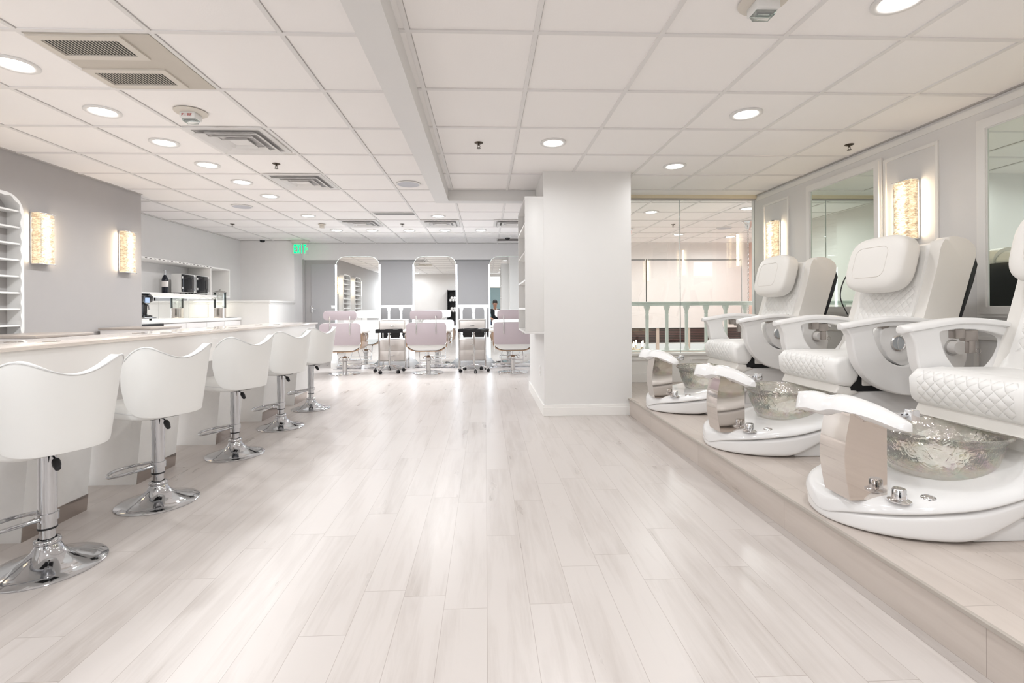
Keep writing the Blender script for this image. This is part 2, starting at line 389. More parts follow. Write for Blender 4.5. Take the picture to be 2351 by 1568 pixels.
# ceiling: tiles, T grid (left field and right field are offset), seams
b=NB(); bx(b,-4.75,5.7,YB-.1,9.95,H+.006,H+.08); struct('ceiling',b,'tile')
def tgrid(bm,sm,xs,ys,x0,x1,y0,y1):
    hw=.012
    for x in xs:
        if x0<x<x1:
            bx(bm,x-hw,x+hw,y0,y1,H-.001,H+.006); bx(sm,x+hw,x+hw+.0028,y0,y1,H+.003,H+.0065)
    for y in ys:
        if y0<y<y1:
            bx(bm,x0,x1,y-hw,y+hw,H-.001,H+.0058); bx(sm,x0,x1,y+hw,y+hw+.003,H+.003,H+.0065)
T=.6096
b=NB(); s=NB()
gy=[2.349+T*k for k in range(-7,13)]
tgrid(b,s,[-.968+T*k for k in range(-6,1)],gy,-4.65,-.56,YB,9.8)
gyr=[2.307+T*k for k in range(-7,6)]
tgrid(b,s,[-.36]+[-.36+T*k for k in range(1,7)],gyr,-.40,XR,YB,5.38)
tgrid(b,s,[-.968+T*k for k in range(1,4)],gy,-.56,1.3,5.5,9.8)
tgrid(b,s,[-.36+T*k for k in range(3,11)],gy,1.42,5.6,5.75,9.8)
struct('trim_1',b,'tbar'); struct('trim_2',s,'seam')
# wall angle lines along the walls
b=NB(); bx(b,XR-.02,XR,YB,5.6,H-.002,H+.006); bx(b,XL,XL+.02,YB,5.65,H-.002,H+.006); bx(b,-4.65,-4.63,5.65,9.38,H-.002,H+.006); bx(b,-4.65,-3.64,9.36,9.38,H-.002,H+.006); bx(b,-3.64,1.3,9.78,9.8,H-.002,H+.006); struct('trim_3',b,'seam')
# dropped beam with its return
b=NB(); bx(b,-.555,-.40,YB,5.50,2.235,H+.006); bx(b,-.40,.57,5.38,5.50,2.235,H+.006); struct('trim_4',b,'pillar')
# head trim over the glass wall
b=NB(); bx(b,1.418,XR,5.60,5.72,2.325,H+.006); struct('trim_5',b,mat('yellowed_head_trim',(.72,.65,.50),.5))
b=NB(); bx(b,1.418,XR,5.625,5.70,2.312,2.325); struct('trim_6',b,'seam')
# glass wall: two panes with a fine joint
w=NB(); bx(w,2.312,2.317,5.655,5.667,.5,2.312); wf=struct('window_1',w,mat('glass_joint',(.35,.40,.40),.3))
b=NB(); bx(b,1.42,2.310,5.656,5.666,.502,2.312); g=obj('pane',b,'glass',wf,0); b=NB(); bx(b,2.319,XR,5.656,5.666,.502,2.312); obj('pane',b,'glass',wf,0)
# atrium back window strip below the shades
b=NB(); bx(b,-3.0,5.6,9.88,9.90,.30,2.05); obj2=struct('window_2',b,'dark')
b=NB()
for k in range(9):
    z=.335+k*.034; bx(b,1.5,5.6,9.862,9.868,z,z+.012)
obj('reflection_strips',b,'maroon',obj2,0)  # strips stand in for horizontal reflections in the dark windows
b=NB(); bx(b,-3.0,5.6,9.855,9.88,.285,.31); obj('sill_light_band',b,'white',obj2,0)
b=NB()
for x in (2.9,3.55,4.2,4.85): bx(b,x-.03,x+.03,9.84,9.88,.14,.63)
obj('mullion',b,'beige',obj2,0)
# door in the back left corner (grey) with lever handle
b=NB(); bx(b,-3.64,-2.75,9.84,9.88,0,2.04); bx(b,-3.64,-3.60,9.80,9.84,0,2.04); dr=struct('door_1',b,'grey')
b=NB(); bx(b,-3.48,-2.78,9.825,9.84,.12,1.95,.004); obj('door_leaf',b,'shade',dr)
b=NB(); bx(b,-3.48,-3.44,9.805,9.826,.98,1.12,.004); tube(b,[(-3.46,9.815,1.05),(-3.46,9.77,1.05),(-3.36,9.77,1.05)],.009); obj('lever_handle',b,'chrome',dr)
# rear door with bright transom; unseen rear window added for fill light
b=NB(); ringprism(b,rrect(.78,2.30,.001,1,.47,1.15),rrect(.70,2.22,.001,1,.47,1.15),YB-.10,YB+.01,'y'); bx(b,.12,.82,YB-.08,YB-.02,1.84,1.88); d2=struct('door_2',b,'trim')
b=NB(); bx(b,.12,.82,YB-.06,YB-.05,1.88,2.26); obj('transom_pane',b,'daylight',d2,0)
b=NB(); bx(b,.12,.82,YB-.07,YB-.04,.04,1.84); obj('door_leaf',b,mat('teal_door',(.26,.36,.38),.4),d2,0)
b=NB(); ringprism(b,rrect(.84,1.34,.001,1,-3.45,1.5),rrect(.76,1.26,.001,1,-3.45,1.5),YB,YB+.02,'y'); w4=struct('fill_window',b,'trim')  # invented window, out of view, added to throw fill light forward
b=NB(); bx(b,-3.83,-3.07,YB+.001,YB+.006,.87,2.13); obj('pane',b,'daylight',w4,0)
# right wall: top rail, picture mouldings around the sconces
def pic(bm,y0,y1,z0,z1,w=.022,d=.012):
    ringprism(bm,[(y0,z0),(y1,z0),(y1,z1),(y0,z1)],[(y0+w,z0+w),(y1-w,z0+w),(y1-w,z1-w),(y0+w,z1-w)],XR-d,XR,'x')
b=NB()
for yc in (5.23,3.54,1.84): pic(b,yc-.235,yc+.235,.95,2.21)
for (y0,y1) in ((3.85,4.64),(2.18,2.97)): pic(b,y0-.09,y1+.09,.30,.84)
bx(b,XR-.006,XR,YB,5.6,2.29,2.335); struct('trim_7',b,'trim')
b=NB(); bx(b,XR-.014,XR,YB,5.6,PZ,PZ+.1,.003); struct('baseboard_right',b,'trim')
b=NB(); bx(b,XL,XL+.014,YB,5.65,0,.1,.003); struct('baseboard_left',b,'trim')
# half wall by the kitchenette
b=NB(); bx(b,-4.65,-3.64,8.30,9.38,0,1.165); bx(b,-4.65,-3.615,8.275,9.38,1.165,1.20,.008); bx(b,-4.65,-3.628,8.288,9.38,1.145,1.165,.004); struct('wall_half',b,'trim')
# platform
t=thing('platform','raised wood-look platform step carrying the row of pedicure chairs','platform',(0,0,0))
b=NB(); bx(b,1.392,XR-.004,YB+.01,5.62,.0,PZ-.012); obj('riser',b,'riser',t,0)
b=NB(); bx(b,1.386,XR-.004,YB+.01,5.62,PZ-.012,PZ,.0); 
o=obj('deck',b,'plat',t,0)
b=NB(); bx(b,1.378,1.392,YB,4.70,PZ-.014,PZ+.0012,.002); bx(b,1.378,1.40,4.69,4.70,0,PZ); obj('nosing',b,mat('nosing_strip',(.42,.38,.34),.4),t,0)
# ================================================================== CEILING FITTINGS
def downlight():
    t=thing('downlight','x','ceiling light',(0,0,H))
    b=NB(); lathe(b,[(.074,.0),(.080,-.004),(.098,-.006),(.104,-.002),(.104,.005),(.074,.005),(.074,0)],40); obj('trim_ring',b,'vent',t,60)
    b=NB(); lathe(b,[(0,.001),(.0745,.001)],32); obj('lens',b,'lamp',t,0)
    return t
L=[(-2.50,2.68,'leftmost recessed downlight, cut by the left edge of the photo'),
(-2.52,3.30,'recessed downlight between the left edge lamp and the fire alarm'),
(-2.51,3.90,'recessed downlight left of the nearest square air diffuser'),
(-2.51,4.49,'recessed downlight fourth along the left row, left of the nearer left sprinkler'),
(-2.50,5.09,'recessed downlight fifth along the left row, just left of the second square diffuser'),
(-2.49,5.71,'recessed downlight sixth along the left row, above the round speaker by the kitchenette'),
(-2.48,6.90,'recessed downlight far along the left row, past the gap, above the exit sign'),
(-.66,6.92,'recessed downlight just beyond the end of the ceiling beam'),
(-2.47,8.16,'farthest row downlight, leftmost of five before the back wall'),
(-1.89,8.19,'farthest row downlight, second from left, behind the left small diffuser'),
(-1.27,8.19,'farthest row downlight in the middle of the five by the back wall'),
(-.665,8.16,'farthest row downlight, fourth from left, behind the right small diffuser'),
(-.066,8.16,'farthest row downlight, rightmost of five, nearest the hanging cubby shelf'),
(.55,3.84,'recessed downlight above and left of the white column, right of the beam'),
(1.79,3.24,'recessed downlight over the platform, middle one of the right row'),
(1.775,4.45,'recessed downlight to the right of the top of the white column'),
(1.795,2.02,'large recessed downlight cut by the top edge at right'),
(3.52,6.35,'recessed downlight seen through the glass wall at its upper right corner'),
(3.50,8.62,'recessed downlight seen through the glass wall, farther into the atrium'),
(-2.50,1.46,'recessed downlight of the left row behind the view, seen only in mirrors'),
(-2.50,.24,'recessed downlight of the left row deep behind the view'),
(.55,.9,'recessed downlight of the centre behind the view'),
(1.79,.2,'recessed downlight over the near end of the platform, behind the view'),
(1.79,-.6,'unseen fill downlight added over the platform close to the rear wall'),(.55,-.3,'unseen fill downlight added straight behind the camera spot'),(-2.5,-.8,'unseen fill downlight added to the left row by the rear wall'),(-.9,.9,'unseen fill downlight added left of the beam behind the view'),  # extra downlights added out of view as fill
(-.9,-.6,'recessed downlight near the rear wall, in front of the towel rack'),
(2.1,8.2,'added fill downlight in the atrium ceiling, hidden behind the white column'),(4.6,8.9,'added fill downlight in the far right corner of the atrium ceiling'),(2.3,6.6,'added fill downlight in the atrium ceiling just behind the column')]  # extra downlights added to brighten the atrium behind the glass
d0=downlight(); first=True
def area(name,loc,size,power,col,rot=(0,0,0),shape='DISK',sy=None):
    l=bpy.data.lights.new(name,'AREA'); l.shape=shape; l.size=size
    if sy:l.size_y=sy
    l.energy=power; l.color=col
    o=bpy.data.objects.new(name,l); C.objects.link(o); o.location=loc; o.rotation_euler=rot; return o
LP=4.5
for x,y,lab in L:
    if first: d0.location=(x,y,H); d0['label']=lab; d0['group']='recessed downlights'; first=False
    else: dup(d0,(x,y,H),None,lab)
    a=area('lamp_glow',(x,y,H-.008),.14,LP*(1.9 if y>5.7 and x>1.5 else 1.85 if y>5.6 else 1.25 if y<1 else .64 if x>1.5 else 1.1),(.965,.98,1)); a.data.spread=math.radians(165)
# return grilles in one stained panel
t=thing('vent_panel','stained metal ceiling panel holding two dusty return grilles','vent panel',(-1.883,2.654,H))
b=NB(); bx(b,-.29,.29,-.29,.29,-.003,.002); obj('panel',b,mat('stained_panel',(.56,.52,.46),.6,noise=.08,nscale=5),t,0)
for yc in (-.17,.155):
    b=NB(); ringprism(b,rrect(.44,.22,.004,1,-.07,yc),rrect(.36,.145,.004,1,-.07,yc),-.012,-.003,'z'); g=obj('grille_frame',b,'ivory',t,0)
    b=NB(); bx(b,-.25,.11,yc-.073,yc+.073,-.0045,-.003); obj('duct_opening',b,'darkgap',g,0)
    b=NB()
    for k in range(22):
        x=-.245+.35*k/21; bx(b,x-.0022,x+.0022,yc-.073,yc+.073,-.0062,-.0045)
    obj('louvres',b,'ivory',g,0)
# square diffusers
def diffuser(s=.56):
    t=thing('air_diffuser','x','air diffuser',(0,0,H))
    n=NB(); 
    ringprism(n,rrect(s,s,.002,1),rrect(s*.86,s*.86,.002,1),-.008,.001,'z'); obj('frame',n,'vent',t,0)
    n=NB(); bx(n,-s*.43,s*.43,-s*.43,s*.43,-.001,.0); obj('throat',n,mat('diffuser_throat',(.52,.51,.51),.6),t,0)
    for k,f in enumerate((.82,.58,.34)):
        n=NB(); a=s*f; z0=-.004; 
        # sloped square ring
        o_=rrect(a,a,.002,1); i_=rrect(a*.80,a*.80,.002,1)
        A=[n.verts.new((p[0],p[1],-.030)) for p in o_]; B=[n.verts.new((p[0],p[1],-.006)) for p in i_]
        m_=len(o_)
        for q in range(m_): n.faces.new([A[q],A[(q+1)%m_],B[(q+1)%m_],B[q]])
        cone=obj('louvre_cone',n,'vent',t,0)
        so=cone.modifiers.new('s','SOLIDIFY'); so.thickness=.003
    n=NB(); bx(n,-s*.13,s*.13,-s*.13,s*.13,-.012,-.006); obj('centre_plate',n,'vent',t,0)
    return t
df=diffuser(); df.location=(-1.885,3.83,H); df['label']='large square louvred air diffuser behind the fire alarm'; df['group']='square ceiling diffusers'
dup(df,(-1.865,5.04,H),None,'second large square louvred diffuser, left of the round speaker by the beam')
dup(df,(-1.885,7.46,H),None,'small-looking square diffuser in the far ceiling above the left mirror')
dup(df,(-.67,7.46,H),None,'small-looking square diffuser in the far ceiling above the middle mirror')
dup(df,(.42,7.46,H),None,'square diffuser in the far ceiling cut off by the hanging cubby shelf')
t=thing('slot_vent','narrow linear slot vent in the far ceiling between two rows of tiles','vent',(-1.24,6.72,H))
b=NB(); bx(b,-.29,.29,-.07,.07,-.006,.001); obj('frame',b,'vent',t,0)
b=NB(); 
for k in range(4): bx(b,-.27,.27,-.055+k*.032,-.04+k*.032,-.008,-.006)
obj('slots',b,mat('slot_grey',(.2,.2,.2),.6),t,0)
t=thing('return_grille','grey louvred return grille in the far ceiling beside the hanging cubby','vent',(.50,9.2,H))
b=NB(); bx(b,-.28,.28,-.16,.16,-.01,.001); obj('frame',b,'vent',t,0)
b=NB(); 
for k in range(10): bx(b,-.26,.26,-.14+k*.029,-.125+k*.029,-.013,-.01)
obj('louvres',b,mat('louvre_grey',(.25,.23,.22),.6),t,0)
def spk(x,y,lab):
    t=thing('ceiling_speaker',lab,'speaker',(x,y,H),0,'round ceiling speakers')
    b=NB(); lathe(b,[(.115,0),(.118,-.004),(.110,-.009),(.105,-.006),(0,-.006)],40); obj('grille',b,'speaker',t,60)
    b=NB(); lathe(b,[(.112,.002),(.125,.002),(.125,-.004),(.112,-.008)],40); obj('rim',b,'vent',t,60)
spk(-3.08,6.27,'round flush ceiling speaker over the kitchenette side'); spk(-.80,5.13,'round bluish ceiling speaker just left of the beam'); spk(3.98,7.9,'round ceiling speaker seen through the glass wall')
def sprinkler(x,y,lab):
    t=thing('ceiling_sprinkler',lab,'sprinkler',(x,y,H+.0055),0,'fire sprinklers')
    b=NB(); lathe(b,[(0,.012),(.02,.012),(.02,0),(.034,0),(.034,-.003),(.022,-.009),(.010,-.010),(0,-.010)],24); obj('escutcheon',b,'bronze',t,50)
    b=NB(); cyl(b,(0,0,-.01),(0,0,-.022),.008,n=12); tube(b,[(-.008,0,-.02),(-.011,0,-.032),(0,0,-.042)],.002,6); tube(b,[(.008,0,-.02),(.011,0,-.032),(0,0,-.042)],.002,6); obj('head',b,'bronze',t,50)
    b=NB(); lathe(b,[(0,-.042),(.016,-.042),(.016,-.045),(0,-.045)],16); obj('deflector',b,'bronze',t,50)
sprinkler(-.044,3.86,'fire sprinkler between the beam and the downlight left of the column')
sprinkler(-1.88,4.45,'fire sprinkler between the two large square diffusers'); sprinkler(-3.87,7.58,'fire sprinkler over the kitchenette near the far corner')
sprinkler(-1.28,7.57,'fire sprinkler between the two far small diffusers'); sprinkler(2.98,3.84,'fire sprinkler beside the right wall above the framed mirror'); sprinkler(3.0,7.6,'fire sprinkler seen through the glass wall')
# text helper: strokes as boxes on a local plane (u right, v up)
GL={'E':[(0,0,.22,1),(0,0,1,.18),(0,.41,.85,.59),(0,.82,1,1)],'I':[(.36,0,.64,1)],'T':[(.38,0,.62,1),(0,.82,1,1)],'F':[(0,0,.22,1),(0,.45,.8,.62),(0,.82,1,1)],
'R':[(0,0,.22,1),(0,.82,.9,1),(0,.42,.9,.58),(.72,.5,.94,.95)]}
def letters(bm,txt,x,z,w,h,gap,y,th):
    for ch in txt:
        for (a,b_,c,d) in GL.get(ch,[]): bx(bm,x+a*w,x+c*w,y-th,y,z+b_*h,z+d*h)
        if ch=='X':
            for s in (1,-1):
                k=.13*w; p=[(x+(0 if s>0 else w)-k*s*0,z),(0,0)]
                x0,x1=(x,x+w) if s>0 else (x+w,x)
                prism(bm,[(x0,z),(x0+s*.30*w,z),(x1,z+h),(x1-s*.30*w,z+h)],y-th,y,'y')
        if ch=='R': prism(bm,[(x+.35*w,z+.45*h),(x+.62*w,z+.45*h),(x+w,z),(x+.72*w,z)],y-th,y,'y')
        x+=w+gap
def firealarm(x,y,lab,txt):
    t=thing('fire_alarm',lab,'fire alarm',(x,y,H),0,'ceiling fire alarm strobes')
    b=NB(); lathe(b,[(0,0),(.098,0),(.10,-.004),(.088,-.012),(0,-.014)],40); obj('mounting_plate',b,'ivory',t,50)
    b=NB(); bx(b,-.05,.05,-.045,.045,-.052,-.012,.006); obj('strobe_housing',b,'white',t,40)
    b=NB(); prism(b,[(-.045,-.052),(.045,-.052),(.034,-.072),(-.034,-.072)],-.03,.03,'y',.003); obj('strobe_lens',b,'vessel',t,40)
    b=NB(); bx(b,-.03,.03,-.012,.012,-.062,-.053); obj('strobe_reflector',b,'chrome',t,0)
    if txt:
        b=NB(); letters(b,'FIRE',-.034,-.044,.012,.019,.0055,-.0451,.001); obj('fire_lettering',b,'red',t,0)
firealarm(-1.945,3.29,'round ivory fire alarm strobe marked FIRE, on a left ceiling tile',True)
firealarm(1.205,2.04,'fire alarm strobe cut by the top edge of the photo, right of centre',False)
t=thing('smoke_detector','small beige detector on the far ceiling, left of the far square diffusers','detector',(-2.51,7.57,H))
b=NB(); lathe(b,[(0,0),(.055,0),(.055,-.012),(.03,-.022),(0,-.022)],24); obj('base',b,'ivory',t,50); b=NB(); bx(b,-.03,.03,-.03,.03,-.06,-.02,.006); obj('sensor_head',b,'ivory',t,40)
for x,y,lab in ((-4.16,9.22,'black dome camera on the ceiling in the far left corner'),(.42,8.93,'black dome camera on the far ceiling beside the hanging cubby')):
    t=thing('ceiling_camera',lab,'camera',(x,y,H+.0055),0,'dome cameras')
    b=NB(); lathe(b,[(0,0),(.065,0),(.065,-.014),(.05,-.02),(0,-.02)],24); obj('base',b,'white',t,50); b=NB(); lathe(b,[(.048,-.02),(.044,-.042),(.028,-.056),(0,-.06)],24); obj('dome',b,'blackgl',t,60)
# exit sign
t=thing('exit_sign','green lit EXIT sign on a clear panel, hung from the ceiling in the far corner','exit sign',(-3.50,9.30,0))
b=NB(); bx(b,-.165,.165,-.03,.03,2.30,2.348,.004); obj('housing',b,'ivory',t); b=NB(); bx(b,-.03,.03,-.03,.03,2.346,H); obj('ceiling_mount',b,'ivory',t,0)
b=NB(); bx(b,-.15,.165,-.004,.004,2.08,2.30); obj('clear_panel',b,'glass',t,0)
b=NB(); letters(b,'EXIT',-.11,2.105,.052,.165,.007,-.005,.003); prism(b,[(.128,2.16),(.150,2.187),(.128,2.214)],-.008,-.005,'y'); obj('exit_lettering',b,'exit',t,0)
# ================================================================== SCONCES
def sconce():
    # local: wall plane at x=0, sticks out to +x ; y width, z from 0 to .44
    t=thing('wall_sconce','x','wall lamp',(0,0,0))
    b=NB(); bx(b,0,.014,-.082,.082,0,.44,.002); obj('back_plate',b,'chrome',t)
    for z in (-.004,.438):
        b=NB(); bx(b,.0,.078,-.084,.084,z,z+.006,.001); obj('end_cap',b,'chrome',t)
    b=NB()
    def f(u,v):
        z=.004+v*.43
        a=u*3.0
        wv=.004*math.sin(z*55)+.003*math.sin(z*91+2)
        hw=.074+wv-.010*math.sin(PI*v)
        dp=.072+wv*.6
        P=[(.014,-hw),(dp,-hw),(dp,hw),(.014,hw)]
        i=min(2,int(a)); k=a-i
        return (P[i][0]*(1-k)+P[i+1][0]*k,P[i][1]*(1-k)+P[i+1][1]*k,z)
    grid(b,f,24,60); obj('crystal_shade',b,'crystal',t,50)
    b=NB(); bx(b,.073,.0765,-.062,-.059,.05,.40); obj('chrome_strip',b,'chrome',t,0)
    return t
sc=sconce(); first=True
SC=[(XL,4.385,1.45,0,'lit crystal wall sconce on the grey wall, beside the scalloped display shelf'),
(XL,5.385,1.45,0,'lit crystal wall sconce at the far end of the grey wall, next to the corner'),
(XL,3.22,1.45,0,'lit crystal wall sconce on the grey wall between the two display shelves'),
(XL,2.06,1.45,0,'lit crystal wall sconce on the grey wall past the second display shelf'),
(XR,5.23,1.54,PI,'lit crystal wall sconce on the white wall beside the glass wall'),
(XR,3.54,1.54,PI,'lit crystal wall sconce on the white wall between the two framed mirrors'),
(XR,1.84,1.54,PI,'lit crystal wall sconce on the white wall outside the right edge of the view')]
for x,y,z,r,lab in SC:
    if first: sc.location=(x,y,z); sc.rotation_euler=(0,0,r); sc['label']=lab; sc['group']='crystal wall sconces'; first=False
    else: dup(sc,(x,y,z),r,lab)
for x,y,z,r,lab in SC:
    sx=1 if r==0 else -1
    for sy in (-1,1):
        area('sconce_edge_glow',(x+sx*.022,y+sy*.089,z+.22),.028,.6,(1,.80,.55),(sy*PI/2,0,0),'RECTANGLE',.40)
# ================================================================== DISPLAY SHELVES ON THE GREY WALL
def display_shelf(y0,y1,lab):
    W=y1-y0; z0,z1=.74,1.99; X=XL
    t=thing('display_shelf',lab,'wall shelf',(X,(y0+y1)/2,z0),0,'scalloped display shelves on the grey wall')
    h=z1-z0; r=.15; D=.115
    outer=[];inner=[]
    base=rrect(W,h,r,8,0,h/2); bi=rrect(W-.036,h-.036,r-.018,8,0,h/2)
    # resample the arched loops and add a scalloped edge to the inner front lip
    b=NB(); ringprism(b,base,bi,0,D,'x'); obj('case',b,'white',t,40)
    def resample(lp,n):
        L=[0]
        for i in range(len(lp)): L.append(L[-1]+math.dist(lp[i],lp[(i+1)%len(lp)]))
        out=[]
        for k in range(n):
            s=L[-1]*k/n; i=max(j for j in range(len(lp)) if L[j]<=s); q=(s-L[i])/max(1e-9,L[i+1]-L[i]); p=lp[i]; p2=lp[(i+1)%len(lp)]
            out.append((p[0]*(1-q)+p2[0]*q,p[1]*(1-q)+p2[1]*q))
        return out
    A=resample(base,240); cx,cy=0,h/2; I=[]
    for k,p in enumerate(A):
        q=A[(k+1)%240]; dx,dy=q[0]-p[0],q[1]-p[1]; l=math.hypot(dx,dy); nx,ny=-dy/l,dx/l
        w=.024+.006*math.sin(k*2*PI/240*34); I.append((p[0]+nx*w,p[1]+ny*w))
    b=NB(); ringprism(b,A,I,D-.006,D+.004,'x'); obj('scalloped_lip',b,'white',t,30)
    for k in range(9):
        z=.05+k*.133; 
        ww=W/2-.02 if z<h-r else W/2-.02-(r-math.sqrt(max(0,r*r-(z-(h-r))**2)))
        b=NB(); bx(b,.002,D-.008,-ww,ww,z-.007,z+.007,.001); obj('shelf',b,'white',t,0)
    return t
display_shelf(3.40,4.12,'tall white display shelf with scalloped edge at the left edge of the photo')
display_shelf(2.24,2.96,'tall white display shelf with scalloped edge farther along the grey wall, behind the view')
# ================================================================== BAR COUNTER
t=thing('manicure_bar','long white manicure bar with pale stone top along the left side','counter',(0,0,0))
b=NB(); bx(b,-2.43,-1.95,.6,5.72,.873,.89,.003); obj('countertop',b,'marble',t)
b=NB(); bx(b,-2.41,-1.97,.62,5.70,.675,.873,.003); obj('apron',b,'counter',t)
b=NB()
for y in (1.6,2.45,3.3,4.15,5.0):
    for x in (-2.30,-2.12): lathe(b,[(.034,.0005),(.036,.0022),(.026,.0022),(.026,.0005)],20,(x,y,.89))
obj('cable_grommet',b,'bchrome',t,50)
for yc in (1.39,2.25,2.97,3.82,4.59,5.36):
    y0=yc; y1=yc+.36
    b=NB(); V=[]
    X0b,X1b,X0t,X1t=-2.40,-2.09,-2.41,-2.025
    prism(b,[(X0b,0),(X1b,0),(X1t,.675),(X0t,.675)],y0,y1,'y',.0); lg=obj('pedestal_leg',b,'counterleg',t,0)
    b=NB(); xk=lambda z:X1b+(X1t-X1b)*z/.675
    prism(b,[(xk(0)-.001,0.0),(xk(0)+.004,0.0),(xk(.085)+.004,.085),(xk(.085)-.001,.085)],y0+.004,y1-.0,'y'); obj('kick_plate',b,'kick',lg,0)
# technician cabinets behind the bar
def tech(x0,x1,y0,y1,z,lab):
    t=thing('technician_cabinet',lab,'cabinet',((x0+x1)/2,(y0+y1)/2,0),0,'technician cabinets behind the bar')
    w=(x1-x0)/2;d=(y1-y0)/2
    b=NB(); bx(b,-w,w,-d,d,.05,z-.02,.004); obj('body',b,'cab',t); b=NB(); bx(b,-w-.01,w+.01,-d-.01,d+.01,z-.02,z,.003); obj('top',b,mat('brushed_tan_top',(.50,.45,.41),.35,.4),t)
    b=NB(); 
    for k in range(3): bx(b,w,w+.012,-d+.02,d-.02,.10+k*.22,.29+k*.22,.003)
    obj('drawer_fronts',b,'cab',t); b=NB(); bx(b,-w+.03,w-.03,-d+.03,d-.03,0,.05); obj('plinth',b,'black',t,0)
tech(-3.76,-3.27,3.65,4.15,.862,'low cabinet behind the bar under the nearer grey wall sconce')
tech(-3.86,-3.37,5.0,5.48,.868,'low cabinet behind the bar at the far end of the grey wall')
# power cords dangling from the apron
def cord(y,lab,x=-1.975,z=.68,s=1):
    b=NB(); tube(b,smooth_path([(x,y,z),(x+.01,y+.01,z-.05),(x+.005,y+.05,z-.09),(x+.01,y+.0,z-.13),(x+.0,y-.05,z-.15)],5),.004,8)
    t=thing('power_cord',lab,'power cord',(0,0,0)); obj('cable',b,'black',t)
    b=NB(); cyl(b,(x,y-.05,z-.15),(x-.005,y-.10,z-.175),.008,.011,12); obj('plug',b,'black',t)
    b=NB(); cyl(b,(x-.005,y-.10,z-.175),(x-.007,y-.118,z-.184),.002,n=6); obj('plug_pin',b,'brass',t)
cord(2.18,'black power plug dangling under the bar behind the nearest stool'); cord(3.62,'black power plug dangling under the bar beside the third stool')
# ================================================================== BAR STOOLS
def bar_stool():
    t=thing('bar_stool','x','bar stool',(0,0,0),0,'white bucket bar stools along the manicure bar')
    b=NB(); lathe(b,[(0,0),(.192,0),(.1935,.004),(.190,.008),(.15,.018),(.11,.030),(.075,.048),(.052,.070),(.042,.092),(.040,.098),(0,.098)],72); obj('base',b,'chromed',t,60)
    b=NB(); lathe(b,[(.030,.094),(.042,.096),(.045,.105),(.042,.114),(.031,.117)],32); obj('collar',b,'chromed',t,60)
    b=NB(); cyl(b,(0,0,.1),(0,0,.20),.0255,n=32); cyl(b,(0,0,.160),(0,0,.47),.0305,n=32); obj('column',b,'chromed',t,40)
    b=NB(); lathe(b,[(.0305,.156),(.0325,.157),(.0325,.162),(.0305,.164)],32); obj('column_ring',b,'black',t,40)
    pts=[(-.02,-.028,.235)]+[(-.17-.085*math.cos(a)*0-.11*math.sin(a),-.115*math.cos(a),.205) for a in [PI*k/12 for k in range(13)]]+[(-.02,.028,.235)]
    pts=smooth_path([(.0,-.036,.205),(-.08,-.085,.190),(-.17,-.105,.172),(-.215,-.065,.168),(-.232,0,.168),(-.215,.065,.168),(-.17,.105,.172),(-.08,.085,.190),(.0,.036,.205)],6)
    b=NB(); tube(b,[Matrix.Rotation(.5,4,'Z')@Vector(p) for p in pts],.0085,10); obj('footrest',b,'chromed',t,60)
    b=NB(); lathe(b,[(.031,.188),(.037,.190),(.037,.220),(.031,.222)],32); obj('footrest_clamp',b,'chromed',t,40)
    b=NB(); bx(b,-.09,.07,-.075,.075,.462,.474,.002); obj('seat_plate',b,'black',t)
    # seat pad
    b=NB(); pad(b,(-.055,0,.512),(.200,.176,.045),.45,.42); obj('seat',b,'leather',t,60)
    b=NB(); f=lambda v,e: math.copysign(abs(v)**e,v)
    tube(b,[(-.055+.197*f(math.cos(a),.42),.173*f(math.sin(a),.42),.512) for a in [2*PI*k/72 for k in range(72)]],.0045,6,closed=True); obj('seat_piping',b,'piping',t,60)
    # wrap round back with two lobes
    zm=.66
    def top(w):
        lobes=.045*math.exp(-((abs(w)-.60)/.26)**2)-.022*math.exp(-(w/.28)**2)
        return (zm+.155+lobes)
    def env(w): return max(0,1-abs(w)**5.5)**.42
    def f_in(u,v,off=0):
        w=-1+2*u; e=env(w)
        zt=zm+(top(w)-zm)*e; zb=zm-.166*e
        z=zb+(zt-zb)*v
        hh=(z-.50)/.34
        a=w*1.30
        rx=.186+.040*hh+off; ry=.172+.042*hh+off
        x=rx*math.cos(a); y=ry*math.sin(a)
        if abs(a)>PI/2: x=-.22*(abs(a)-PI/2); 
        k=.86 # squarish plan
        c,s_=math.cos(a),math.sin(a); q=(abs(c)**2.6+abs(s_)**2.6)**(-1/2.6)
        x=rx*c*q if abs(a)<=PI/2 else rx*c*q*1.0; y=ry*s_*q
        return (x-.005,y,z)
    b=NB(); grid(b,lambda u,v:f_in(u,v),56,18)
    bk=obj('backrest',b,'leather',t,70); so=bk.modifiers.new('thick','SOLIDIFY'); so.thickness=.034; so.offset=0; so.use_even_offset=False
    be=bk.modifiers.new('round','BEVEL'); be.width=.014; be.segments=3; be.angle_limit=math.radians(50)
    b=NB(); tube(b,[Vector(f_in(.06+.88*k/80,1.0,.0165))+Vector((0,0,-.001)) for k in range(81)],.0036,6); obj('back_piping',b,'piping',bk,60)
    # height lever
    b=NB(); tube(b,[(.02,.0,.458),(.06,-.005,.455),(.085,-.008,.447)],.004,8); lv=obj('height_lever',b,'chromed',t,60)
    b=NB(); tube(b,smooth_path([(.078,-.006,.449),(.092,-.010,.440),(.110,-.014,.424),(.122,-.016,.414)],3),[.006,.010,.013,.014,.014,.014,.012,.011,.010,.006],10); obj('lever_grip',b,'black',lv,60)
    return t
st=bar_stool(); first=True
